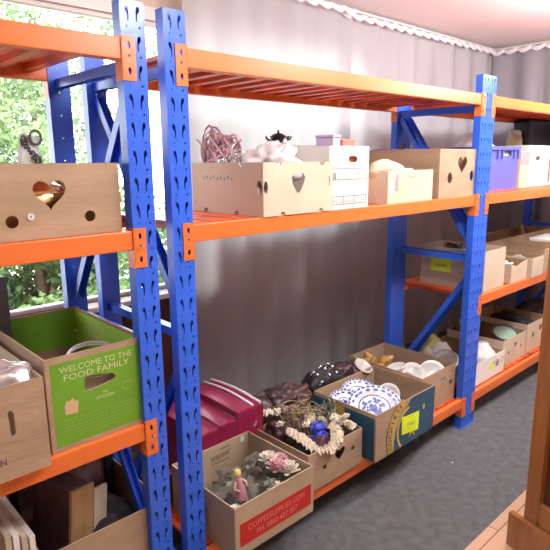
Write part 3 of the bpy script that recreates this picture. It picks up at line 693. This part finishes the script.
# pale bag seen between the two near posts
t = blob('plastic_bag', (.045, .06, .125), M['plastic_bag'], (.105, .40, Z3+.225), .22, 3, 31, flat=.10); tag(t, 'pale grey plastic bag seen between the two near posts', 'bag')
t.scale = (1, 1, 1)
b = bmesh.new(); box(b, 0, .11, 0, .14, 0, .13); tag(finish('storage_tin', b, M['plum'], None, (.05, .34, Z3), bevel=.006), 'dark red tin under the pale bag between the near posts', 'tin')

# carton of craft things
c = carton('carton', 'brown box with a heart-shaped hole, full of lace and cloth', .598, .958, -.012, .325, Z3, .178, M['card'], M['card_in'],
           holes={'front': [heart(.205, .11, .070), circ(.105, .085, .012), circ(.295, .10, .012)]})
for i, (loc, r, m, l, sd) in enumerate([((.685, .085, .29), (.072, .070, .075), 'dark', 'black velvet cloth at the near left corner of the craft box', 1),
        ((.79, .075, .285), (.085, .058, .065), 'plum', 'plum brown purse in the front of the craft box', 2),
        ((.875, .10, .30), (.055, .075, .07), 'dark_brown', 'dark brown leather pouch at the right of the craft box', 3),
        ((.76, .19, .33), (.085, .085, .085), 'wicker', 'brown woven ball-shaped bundle in the middle of the craft box', 4),
        ((.68, .25, .33), (.07, .07, .07), 'dark_brown', 'dark brown bundle at the back left of the craft box', 5),
        ((.88, .23, .31), (.06, .06, .06), 'royal', 'royal blue cloth at the back right of the craft box', 6),
        ((.79, .10, .335), (.05, .03, .03), 'royal', 'royal blue scrap peeping out at the middle of the craft box', 7)]):
    t = blob('cloth_bundle', r, M[m], loc, .35, 3, sd, ridge=(sd % 2 == 0)); tag(t, l, 'cloth', 'bundles in the craft box')
def ruffle(name, label, pts, w, m, seed, loc=(0, 0, 0)):
    """a gathered strip of lace along a path"""
    b = bmesh.new(); q = random.Random(seed); P = [Vector(p) for p in pts]; S = []
    for i in range(len(P)-1):
        for k in range(10): S.append(P[i].lerp(P[i+1], k/10))
    prev = None
    for i, p in enumerate(S[:-1]):
        d = (S[i+1]-p).normalized(); s = d.cross(Vector((0, 0, 1))).normalized(); ww = w*(.8+.5*q.random())
        row = [b.verts.new(p+s*ww*t_+Vector((0, 0, .010*math.sin(i*2.2+t_*3)+q.uniform(-.005, .005)-abs(t_)*.012))) for t_ in (-1, -.5, 0, .5, 1)]
        if prev:
            for a in range(4): b.faces.new((prev[a], prev[a+1], row[a+1], row[a]))
        prev = row
    o = finish(name, b, m, None, loc); s = o.modifiers.new('s', 'SOLIDIFY'); s.thickness = .003
    return tag(o, label, 'lace')
ruffle('lace_trim', 'cream lace trim looping over the front of the craft box', [(.655, .16, .41), (.65, .07, .40), (.665, .0, .372), (.72, -.02, .362), (.78, -.01, .372), (.84, .04, .385), (.86, .09, .395)], .024, M['lace'], 1)
ruffle('lace_trim', 'cream lace trim hanging over the right front corner of the craft box', [(.90, .17, .395), (.91, .09, .40), (.915, .03, .392), (.925, -.004, .38)], .022, M['lace'], 2)
ruffle('lace_trim', 'frayed cream lace heaped on the back left of the craft box', [(.57, .33, .40), (.62, .36, .42), (.68, .34, .42), (.74, .28, .425)], .026, M['lace'], 3)
for k, (x, y, z, r, l) in enumerate([(.895, .02, .39, .026, 'cream lace flower on the right front of the craft box'), (.93, .06, .40, .024, 'cream lace flower behind the right corner of the craft box'), (.70, .10, .42, .024, 'cream lace flower at the left of the craft box')]):
    flower('lace_flower', l, (x, y, z), r, M['lace'], k+20, 18)
tangle('ribbon_tangle', 'gold brown ribbon tangle piled highest in the craft box', 'ribbon', (.765, .22, .375), (.105, .08, .075), 20, M['twine'], 12, .003)
tangle('ribbon_tangle', 'olive cord looped at the right back of the craft box', 'cord', (.90, .17, .35), (.075, .07, .07), 16, M['foliage_grey'], 15, .004)

ruffle('lace_trim', 'short cream lace strip across the middle of the craft box', [(.70, .15, .415), (.745, .13, .43), (.79, .15, .425), (.82, .19, .415)], .018, M['lace'], 6)
for k, (x, y, z, r, l) in enumerate([(.83, .13, .395, .022, 'cream lace flower in the middle of the craft box'), (.64, .20, .41, .026, 'cream lace flower at the back left corner of the craft box'), (.905, .055, .405, .020, 'smallest cream lace flower near the right lace strip')]):
    flower('lace_flower', l, (x, y, z), r, M['lace'], k+40, 18)
b = bmesh.new()
for k in range(4): tube(b, [(.02*k, .0, 0), (.03+.02*k, .05, .045), (.08+.015*k, .10, .03), (.13, .12+.015*k, -.01)], .005, 6)
tag(finish('leather_straps', b, M['dark_brown'], None, (.66, .09, .385), smooth=True), 'dark brown leather straps crossing the left of the craft box', 'straps', 'bundles in the craft box')
t = blob('cloth_bundle', (.05, .06, .045), M['foliage_grey'], (.85, .17, .36), .35, 3, 77); tag(t, 'olive green cloth at the back of the right lace strip', 'cloth', 'bundles in the craft box')
t = blob('cloth_bundle', (.045, .04, .03), M['royal'], (.79, .125, .372), .3, 3, 78); tag(t, 'royal blue velvet knot in front of the woven bundle', 'cloth', 'bundles in the craft box')

# things behind the craft carton
t = empty('handbag', 'dark brown handbag lying at the back behind the craft box', 'handbag', (.70, .43, Z3))
blob('bag_body', (.11, .08, .12), M['dark_brown'], (0, 0, .15), .15, 2, 3, parent=t, flat=.145)
b = bmesh.new(); tube(b, [(-.06, -.02, .25), (-.05, -.03, .30), (.02, -.03, .31), (.07, -.02, .25)], .006, 8); finish('handle', b, M['dark_brown'], t)
t = empty('wicker_basket', 'flat brown wicker basket behind the craft box', 'basket', (.93, .44, Z3))
b = bmesh.new(); lathe(b, [(0, 0), (.085, 0), (.10, .08), (.115, .20), (.108, .20), (.09, .08), (.08, .008), (0, .008)], 28); finish('basket_body', b, M['wicker'], t)
b = bmesh.new(); tube(b, [(.112*math.cos(a), .112*math.sin(a), .206) for a in [2*PI*k/24 for k in range(24)]], .007, 6, closed=True); finish('basket_rim', b, M['wicker'], t)
t = blob('brown_cloth', (.13, .09, .065), M['dark_brown'], (.88, .42, Z3+.205), .4, 3, 22, ridge=True); tag(t, 'dark brown cloth heaped on the wicker basket', 'cloth')
t = empty('button_bag', 'black shiny bag with rows of chrome studs behind the plate box', 'handbag', (1.20, .46, Z3))
blob('bag_body', (.165, .085, .14), M['dark'], (0, 0, .135), .30, 2.6, 5, parent=t, flat=.133)
for i in range(3):
    for j in range(3):
        b = bmesh.new(); xx, yy = -.085+.06*i, -.055+.032*j; p = Vector((xx, yy, .131+.125*math.sqrt(max(.05, 1-(xx/.165)**2-(yy/.085)**2)))); tube(b, [p, p+Vector((.012, -.01, .022))], .007, 8); bmesh.ops.create_icosphere(b, subdivisions=2, radius=.012, matrix=Matrix.Translation(p+Vector((.014, -.012, .026)))); finish('chrome_stud', b, M['chrome'], t, smooth=True)
t = blob('dark_cloth', (.14, .07, .12), M['dark_brown'], (1.44, .47, Z3+.115), .3, 3, 17, flat=.11); tag(t, 'dark brown cloth heap between the studded bag and the pear box', 'cloth')
t = empty('teacup', 'white cup with a brown band on the dark cloth behind the plate box', 'cup', (1.42, .385, Z3+.19))
b = bmesh.new(); lathe(b, [(0, 0), (.028, 0), (.05, .04), (.055, .075), (.052, .075), (.046, .04), (.024, .005), (0, .005)], 28); finish('cup_body', b, M['white_china'], t, smooth=True)
b = bmesh.new(); tube(b, [(.052, 0, .062), (.08, 0, .055), (.075, 0, .025), (.045, 0, .025)], .005, 8); finish('handle', b, M['white_china'], t)
b = bmesh.new(); lathe(b, [(.0535, .05), (.0565, .06), (.0565, .064), (.0525, .052)], 28); finish('painted_band', b, M['plum'], t)
t.rotation_euler = (.5, .2, 0)

# box with blue and white plates
w_, d_, h_ = .502, .39, .238
c = carton('carton', 'cardboard box with teal blue print, yellow sticker and blue and white plates', 1.000, 1.502, -.060, .330, Z3, h_, M['card'], M['card'])
arc = [(.10, .0012), (.102, .03), (.112, .07), (.13, .11), (.155, .15), (.19, .185), (.235, .22), (.265, .2365)]
panel(c, 'blue_print', [(.148, .0012), (w_-.001, .0012), (w_-.001, h_-.0012), (.29, h_-.0012), (.262, .215), (.22, .18), (.185, .145), (.16, .10), (.149, .05)], [], 'front', 0, M['navy_card'], label='teal blue printed area')
panel(c, 'blue_print', rect(.01, d_-.001, .0012, h_-.02), [], 'left', 0, M['navy_card'])
def band(r0, r1, a0, a1, cx, cz, n=14): return [(cx+r0*math.cos(a0+(a1-a0)*k/n), cz+r0*math.sin(a0+(a1-a0)*k/n)) for k in range(n+1)]+[(cx+r1*math.cos(a1+(a0-a1)*k/n), cz+r1*math.sin(a1+(a0-a1)*k/n)) for k in range(n+1)]
panel(c, 'emblem_arc', band(.150, .196, PI*.62, PI*1.12, .285, .075)[::-1], [], 'front', 0, M['yellow_ink'], off=.0013)
panel(c, 'emblem_ring', band(.104, .118, PI*.55, PI*1.25, .285, .085)[::-1], [], 'front', 0, M['yellow_ink'], off=.0013)
panel(c, 'emblem_rim', band(.199, .204, PI*.62, PI*1.12, .285, .075)[::-1], [], 'front', 0, M['navy_card'], off=.0013)
b = bmesh.new()
for ch, a in zip('COCHIEIL', [PI*(1.08-.058*k) for k in range(8)]):
    cu = bpy.data.curves.new('t', 'FONT'); cu.body = ch; cu.size = .040; cu.align_x = 'CENTER'; cu.align_y = 'CENTER'; cu.offset = .001; cu.resolution_u = 2
    ob = bpy.data.objects.new('t', cu); COL.objects.link(ob); me = bpy.data.meshes.new_from_object(ob.evaluated_get(bpy.context.evaluated_depsgraph_get()))
    ro = a-PI/2
    for v in me.vertices:
        x, z = v.co.x, v.co.y; v.co = (.285+.173*math.cos(a)+x*math.cos(ro)-z*math.sin(ro), -.0024, .075+.173*math.sin(a)+x*math.sin(ro)+z*math.cos(ro))
    b.from_mesh(me); bpy.data.objects.remove(ob); bpy.data.curves.remove(cu)
finish('lettering', b, M['navy_card'], c)
panel(c, 'emblem_star', [(.27, .03), (.30, .045), (.325, .02), (.32, .055), (.345, .085), (.30, .08)], [], 'front', 0, M['yellow_ink'], off=.0013)
panel(c, 'sticker', [(.207, .066), (.352, .046), (.356, .146), (.204, .160)], [], 'front', 0, M['sticker'], off=.0032, label='fluorescent yellow sticker')
lettering(c, [('5 each', 1)], .285, .105, .07, .022, 'front', 0, M['grey_ink'], off=.0045, rot=-.1, shear=.2)
panel(c, 'print_spot', circ(.40, .155, .009, 12, .016), [], 'front', 0, M['yellow_ink'], off=.0013)
panel(c, 'emblem_arc', rect(.19, .27, .135, .215), [], 'left', 0, M['yellow_ink'], off=.0013)
# plates: white with blue glaze pattern
def plate_obj(label, loc, r, rot, pattern=True, sy=1.0, group='plates in the blue printed box'):
    t = empty('dinner_plate', label, 'plate', loc, 0, group); t.rotation_euler = rot
    S = Matrix.Diagonal((1, sy, 1, 1))
    b = bmesh.new(); lathe(b, [(0, 0), (r*.55, 0), (r*.62, .006), (r*.97, .018), (r, .0205), (r*.97, .0215), (r*.66, .0105), (r*.55, .005), (0, .0045)], 44, mat4=S); finish('plate_body', b, M['white_china'], t, smooth=True)
    if pattern:
        b = bmesh.new(); q = random.Random(int(r*1e4))
        def petal(rr, a, s, zz, el=1.8):
            cc = Vector((rr*math.cos(a), sy*rr*math.sin(a), zz)); uu = Vector((math.cos(a), sy*math.sin(a), 0)); vv = Vector((-math.sin(a), math.cos(a), 0))
            top = [b.verts.new(cc+uu*s*math.cos(w)+vv*s*el*math.sin(w)) for w in [2*PI*k/8 for k in range(8)]]; b.faces.new(top)
        def zr(rr):
            f = rr/r
            return (.0058 if f < .55 else .0056+(f-.55)/.11*.0060 if f < .66 else .0116+(f-.66)/.31*.0112)
        for k in range(30): a = 2*PI*k/30; petal(r*.925, a, r*.048, zr(r*.93)+.0006, 1.6)
        for k in range(18): a = 2*PI*k/18; petal(r*.79, a+q.uniform(-.05, .05), r*q.uniform(.05, .075), zr(r*.79)+.0012, 1.5)
        for k in range(30): a = 2*PI*k/30; petal(r*.56, a, r*.034, .0072, 1.8)
        for k in range(26): petal(r*.44*math.sqrt(q.random()), q.uniform(0, 6.28), r*q.uniform(.04, .095), .0066, q.uniform(.6, 1.8))
        finish('blue_pattern', b, M['blue_ink'], t)['label'] = 'blue printed pattern'
    return t
def tilt(face, up=(0, 0, 1)):
    n = Vector(face).normalized(); return n.to_track_quat('Z', 'Y').to_euler()
plate_obj('large blue and white platter leaning to the front of the plate box', (1.200, .100, Z3+.160), .142, tilt((-.45, -.60, 1.0)), True, .82)
plate_obj('blue and white plate standing behind the platter at the left', (1.095, .185, Z3+.165), .105, tilt((-.15, -.5, 1)), True)
t = plate_obj('plain white square-looking plate behind the blue platter', (1.24, .225, Z3+.175), .115, tilt((-.1, -.5, 1)), True, .8)
plate_obj('small white saucer at the right side of the plate box', (1.375, .135, Z3+.155), .065, tilt((-.8, -.2, .6)), False, 1)
t = blob('wrapping_paper', (.19, .13, .075), M['tub'], (1.22, .15, Z3+.070), .2, 3, 41, flat=.06); tag(t, 'crumpled white wrapping paper under the plates', 'paper')

# right-hand carton with ornaments and white plates
c = carton('carton', 'brown open box of ornaments at the right end of the middle rack bottom shelf', 1.565, 1.918, .052, .560, Z3, .219, M['card'], M['card'],
           holes={'front': [heart(.215, .150, .060), circ(.305, .115, .015), circ(.06, .11, .012)], 'right': [circ(.3, .12, .02)]}, notch={'back': ((), (), .01)})
PR = 'ochre ornaments in the right-hand box'
def pear(label, loc, s, rot):
    t = empty('pear_ornament', label, 'ornament', loc, 0, PR); t.rotation_euler = rot
    b = bmesh.new(); lathe(b, [(0, -.04*s), (.022*s, -.038*s), (.038*s, -.018*s), (.037*s, .004*s), (.024*s, .028*s), (.014*s, .046*s), (.008*s, .054*s), (0, .056*s)], 20); finish('pear_body', b, M['ochre'], t, smooth=True)
    b = bmesh.new(); tube(b, [(0, 0, .054*s), (.003, 0, .066*s), (.008, 0, .076*s)], .0025*s, 6); finish('stalk', b, M['bark'], t)
pear('ochre pear ornament nearest the back left corner of its box', (1.625, .50, Z3+.165), 1.1, (.4, .9, 0))
pear('ochre pear ornament second from the back left corner', (1.70, .505, Z3+.172), 1.0, (-.5, .3, 1))
pear('dull ochre pear ornament in the left front of the group', (1.625, .405, Z3+.155), 1.1, (.2, -.9, 2))
pear('golden pear ornament rightmost of the group', (1.765, .435, Z3+.165), 1.05, (.9, .2, .5))
t = blob('wrapping_paper', (.15, .22, .07), M['mauve'], (1.74, .30, Z3+.078), .25, 3, 43, flat=.07); tag(t, 'mauve wrapping cloth under the ornaments', 'cloth')
plate_obj('white plate leaning at the front right of the ornament box', (1.825, .15, Z3+.145), .080, tilt((-.7, -.5, .7)), False, 1, 'plain white plates in the ornament box')
plate_obj('white plate in the middle of the ornament box', (1.75, .235, Z3+.145), .066, tilt((-.6, -.4, .8)), False, 1, 'plain white plates in the ornament box')
dish('serving_bowl', 'small white bowl beside the white plates in the ornament box', 'bowl', (1.70, .30, Z3+.145), .055, .045, M['white_china'], (-.2, -.2, 0))

# ---------------------------------------------------------------- near rack
# middle shelf carton
c = carton('carton', 'large brown carton with a heart-shaped hole on the near rack middle shelf', -.795, -.158, .022, .40, Z2, .194, M['card'], M['card_in'],
           holes={'front': [heart(.4385, .118, .088), circ(.338, .050, .0165), circ(.544, .050, .0155)]})
b = bmesh.new(); lathe(b, [(.003, 0), (.009, 0), (.009, .003), (.003, .003)], 16); finish('rivet', b, M['tub'], c, (.384, 0, .060), (PI/2, 0, 0))
t = blob('gilt_vase', (.12, .10, .075), M['brass'], (-.37, .145, Z2+.085), .12, 2, 3); tag(t, 'polished gilt object glimpsed through the heart-shaped hole', 'ornament')
t = empty('foam_board', 'white board leaning out of the near brown carton', 'board', (-.365, .23, Z2+.0065)); t.rotation_euler = (0, .20, .3)
b = bmesh.new(); box(b, -.02, .035, 0, .02, 0, .275); finish('board', b, M['tub'], t)
b = bmesh.new()
q = random.Random(2)
pts = [(-.318+.018*math.sin(k*.45), .24+.008*math.cos(k*.9), Z2+.17+.0085*k) for k in range(12)]
for k, p in enumerate(pts):
    ring = [Vector(p)+Vector((.009*math.cos(a), .006*math.sin(a*2), .009*math.sin(a))) for a in [2*PI*i/8 for i in range(8)]]; tube(b, ring, .003, 5, closed=True)
loop = [(-.300+.016*math.cos(a), .24, Z2+.268+.020*math.sin(a)) for a in [2*PI*i/14 for i in range(14)]]; tube(b, loop, .004, 6, closed=True)
tag(finish('metal_chain', b, M['grey_thing'], None), 'dark chain looped over the near brown carton beside the white board', 'chain')

# lower shelf: green carton
gh = [[(.108, .197), (.108, .158), (.125, .156), (.190, .167), (.204, .176), (.203, .185), (.185, .193), (.150, .199), (.120, .203)]]
c = carton('green_carton', 'green printed carton reading WELCOME TO THE FOOD FAMILY on the near rack', -.418, -.116, .017, .518, ZL, .279, M['card'], M['card_in'], holes={'front': gh})
m_ = .014
panel(c, 'green_print', rect(m_, .302-m_, m_, .279-.018), gh, 'front', 0, M['green'])
panel(c, 'green_lining', rect(.007, .295, .135, .272), [], 'back_in', .501, M['green'])
panel(c, 'green_lining', rect(.008, .493, .06, .268), [], 'right_in', .302, M['green_lit'])
panel(c, 'green_lining', rect(.008, .493, .10, .268), [], 'left_in', 0, M['green_lit'])
lettering(c, [('WELCOME TO THE', 1), ('FOOD FAMILY', .90)], .150, .2265, .222, .0185, 'front', 0, M['print_pale'], gap=1.32)
lettering(c, [('GOODNESS', 1), ('SORTED', .72)], .325, .212, .200, .034, 'right_in', .302, M['print_pale'], flip=True, gap=1.25)
lettering(c, [('THE', .3), ('KITCHEN', 1)], .168, .133, .055, .010, 'front', 0, M['print_pale'], gap=1.2)
panel(c, 'bag_logo', [(.046, .105), (.082, .102), (.086, .138), (.075, .140), (.070, .150), (.060, .143), (.052, .146), (.045, .132)], [], 'front', 0, M['tan'], off=.0013)
panel(c, 'round_logo', circ(.240, .140, .019, 18, .014), [circ(.240, .140, .016, 16, .011)[::1]], 'front', 0, M['print_faint'], off=.0013)
lettering(c, [('fresh food for every family', .95), ('packed with care in this box', 1), ('please fold it flat and put it', .92), ('out with your paper recycling', 1), ('or bring it back to the store', .85), ('thank you for helping out', .6)], .150, .062, .23, .0062, 'front', 0, M['print_faint'], gap=1.75)
b = bmesh.new(); bmesh.ops.create_icosphere(b, subdivisions=2, radius=.005, matrix=Matrix.Translation((.28, .455, .20))); finish('rivet', b, M['tub'], c)
b = bmesh.new(); plate(b, [(0, 0), (.16, 0), (.16, .21), (.10, .225), (.05, .19), (0, .205)], [], (0, 0, 0), (1, 0, 0), (0, 0, 1), (0, -1, 0), .006)
tag(finish('kraft_paper', b, M['card_pale'], None, (-.345, .045, ZL+.0065), (-.06, 0, 0)), 'pale kraft paper sheet seen through the hand hole of the green carton', 'paper')
b = bmesh.new()
for k in range(3): tube(b, [(.085*math.cos(a)*(1-.05*k), .085*math.sin(a)*(1-.05*k), .008*k+.01*math.sin(a)) for a in [2*PI*i/28 for i in range(28)]], .0022, 6, closed=True)
o = finish('cable_coil', b, M['plastic_bag'], None, (-.235, .12, ZL+.205), (.15, -.1, 0)); tag(o, 'coil of pale cable resting inside the green carton', 'cable')
t = blob('dark_cloth', (.135, .20, .055), M['plum'], (-.267, .245, ZL+.070), .2, 3, 51, flat=.062); tag(t, 'dark purple brown cloth filling the green carton', 'cloth')
# neighbouring brown carton
c = carton('carton', 'brown carton with a narrow slot and maroon lettering left of the green carton', -.80, -.440, -.032, .44, ZL, .255, M['card'], M['card_pale'], holes={'front': [[(.268, .120), (.275, .118), (.280, .124), (.279, .180), (.272, .190), (.265, .184)]]}, notch={})
lettering(c, [('GROCERY', 1)], .160, .105, .16, .026, 'front', 0, M['maroon_ink'])
lettering(c, [('FRESH MARKET GARDEN', 1)], .122, .055, .255, .018, 'front', 0, M['maroon_ink'])
t = blob('foil_bundle', (.075, .07, .07), M['silver_net'], (-.50, .07, ZL+.215), .2, 3, 61); tag(t, 'crinkled silver foil bundle in the carton beside the green one', 'foil')
t = blob('glass_ornament', (.05, .05, .07), M['green_china'], (-.575, .08, ZL+.26), .1, 2, 62); tag(t, 'pale glass ornament at the left edge of the picture', 'ornament')
b = bmesh.new()
for k in range(5): tube(b, [(.04*math.cos(a), .02*k, .05*math.sin(a)) for a in [2*PI*i/18 for i in range(18)]], .004, 6, closed=True)
tag(finish('wire_rings', b, M['chrome'], None, (-.56, .10, ZL+.275)), 'chrome wire rings in the carton beside the green one', 'rings')
b = bmesh.new(); box(b, 0, .30, 0, .012, 0, .24); tag(finish('card_sheet', b, M['white_card'], None, (-.79, .30, ZL+.0065), (-.1, 0, 0)), 'white sheet of card standing in the left brown carton', 'card')
# dark upright file at the back
b = bmesh.new(); box(b, 0, .15, 0, .045, 0, .43); tag(finish('lever_file', b, M['grey_thing'], None, (-.495, .500, ZL), bevel=.004), 'dark grey upright file at the back of the lower shelf', 'file')
# bottom shelf of near rack
c = carton('carton', 'open brown carton at the bottom right of the near rack', -.47, -.066, .03, .43, Z3, .27, M['card'], M['card_in'])
t = blob('black_bag', (.13, .14, .11), M['dark'], (-.205, .22, Z3+.115), .25, 3, 71, flat=.105); tag(t, 'black plastic bag in the open carton under the green box', 'bag')
t = empty('framed_picture', 'dark framed picture standing in the open carton under the green box', 'picture', (-.452, .375, Z3+.0065))
b = bmesh.new(); plate(b, rect(0, .375, 0, .50), [rect(.03, .345, .03, .47)], (0,0,0), (1,0,0), (0,0,1), (0,-1,0), .03); finish('picture_frame', b, M['black'], t)
b = bmesh.new(); box(b, .03, .345, .012, .02, .03, .47); finish('picture', b, mat('dark_floral_picture', (.03, .03, .03), .5, col2=(.22, .12, .10), scale=14), t)
t = empty('box_file', 'pale brown box file standing open in the bottom carton', 'box file', (-.375, .12, Z3+.0065)); t.rotation_euler = (0, .12, .25)
b = bmesh.new(); box(b, 0, .085, 0, .012, 0, .365); finish('board', b, M['wood_pale'], t)
b = bmesh.new(); box(b, .088, .14, 0, .012, 0, .34); finish('spine', b, M['card_cream'], t)
b = bmesh.new(); box(b, 0, .085, .0125, .20, 0, .36); finish('box_inside', b, M['dark_brown'], t)
for k in range(4):
    b = bmesh.new(); box(b, 0, .016, 0, .30, 0, .37-.012*k)
    o = finish('white_board', b, M['white_card'] if k % 2 else M['card_cream'], None, (-.555+.021*k, .06, Z3), (0, -.0, 0))
    tag(o, ['leftmost pale board standing on end at the bottom left', 'second pale board standing on end at the bottom left', 'third pale board standing on end at the bottom left', 'rightmost pale board beside the bottom carton'][k], 'board', 'pale boards at the bottom left')

# ---------------------------------------------------------------- wooden cabinet in the right foreground
ang = math.atan2(-.952, -.305)      # direction of the foot, away from the rack
t = empty('wooden_cabinet', 'varnished brown wooden cabinet cut off by the right edge of the photo', 'cabinet', (1.144, -.626, .002), ang)
# local +X runs along the foot, local +Y (rotated) points away from the viewer side
b = bmesh.new(); box(b, 0, .62, 0, .028, 0, .150); finish('foot_board', b, M['wood'], t, bevel=.004)
b = bmesh.new(); box(b, .047, .112, .032, .070, .0, 1.90); finish('corner_post', b, M['wood'], t, bevel=.004)
b = bmesh.new(); box(b, .52, .60, .032, .070, .0, 1.90); finish('corner_post', b, M['wood'], t, bevel=.004)
b = bmesh.new(); box(b, .1125, .5195, .056, .064, .10, 1.88); finish('side_panel', b, M['wood_dark'], t)
b = bmesh.new(); box(b, .1125, .5195, .034, .055, .10, .24); finish('rail', b, M['wood'], t, bevel=.003)
b = bmesh.new(); box(b, .038, .605, .03, .445, 1.9005, 1.925); finish('top_board', b, M['wood'], t, bevel=.006)
b = bmesh.new(); box(b, .042, .59, .0715, .44, .10, 1.89); finish('cabinet_body', b, M['wood_dark'], t)
b = bmesh.new(); box(b, .035, .112, .402, .44, 0, .099); box(b, .52, .60, .402, .44, 0, .099); finish('back_foot', b, M['wood'], t)

# scrap on the floor
b = bmesh.new(); box(b, 0, .012, 0, .006, 0, .002); tag(finish('paper_scrap', b, M['tub'], None, (1.55, -.16, 0), (0, 0, .4)), 'tiny white paper scrap on the carpet', 'scrap')

# ---------------------------------------------------------------- light
def area(loc, rot, sx, sy, power, col=(1, .95, .9)):
    l = bpy.data.lights.new('ceiling_lamp', 'AREA'); l.shape = 'RECTANGLE'; l.size = sx; l.size_y = sy; l.energy = power; l.color = col
    o = bpy.data.objects.new('ceiling_lamp', l); COL.objects.link(o); o.location = loc; o.rotation_euler = rot; return o
def lamp(loc, power, r=.12, col=(1, .965, .975)):
    l = bpy.data.lights.new('ceiling_lamp', 'POINT'); l.energy = power; l.shadow_soft_size = r; l.color = col
    o = bpy.data.objects.new('ceiling_lamp', l); COL.objects.link(o); o.location = loc
lamp((.45, -1.05, 2.30), 30); lamp((1.45, -.85, 2.30), 38); lamp((2.8, -.65, 2.25), 66); lamp((-1.2, -1.3, 2.33), 8)
l = bpy.data.lights.new('window_portal', 'AREA'); l.shape = 'RECTANGLE'; l.size = WX1-WX0; l.size_y = WZ1-WZ0; l.cycles.is_portal = True
o = bpy.data.objects.new('window_portal', l); COL.objects.link(o); o.location = ((WX0+WX1)/2, YB+.13, (WZ0+WZ1)/2); o.rotation_euler = (-PI/2, 0, 0)
w = bpy.data.worlds.new('sky'); C.world = w; w.use_nodes = True
bg = w.node_tree.nodes['Background']; bg.inputs[0].default_value = (.93, .97, 1, 1); bg.inputs[1].default_value = 5.0

# ---------------------------------------------------------------- camera
cd = bpy.data.cameras.new('camera'); cam = bpy.data.objects.new('camera', cd); COL.objects.link(cam)
cd.sensor_width = 36; cd.lens = 545.9041/550*36; cd.clip_start = .05
a, p_, r_ = math.radians(43.0507), math.radians(-11.8633), math.radians(-.5392)
F = Vector((math.sin(a)*math.cos(p_), math.cos(a)*math.cos(p_), math.sin(p_))); R = Vector((math.cos(a), -math.sin(a), 0)); U = R.cross(F)
R2 = R*math.cos(r_)+U*math.sin(r_); U2 = -R*math.sin(r_)+U*math.cos(r_)
mw = Matrix((R2, U2, -F)).transposed().to_4x4(); mw.translation = (-.9134, -1.4356, 1.5737); cam.matrix_world = mw
C.camera = cam
C.view_settings.view_transform = 'Standard'; C.view_settings.look = 'None'; C.view_settings.gamma = 1; C.view_settings.use_curve_mapping = False
C.view_settings.exposure = .55
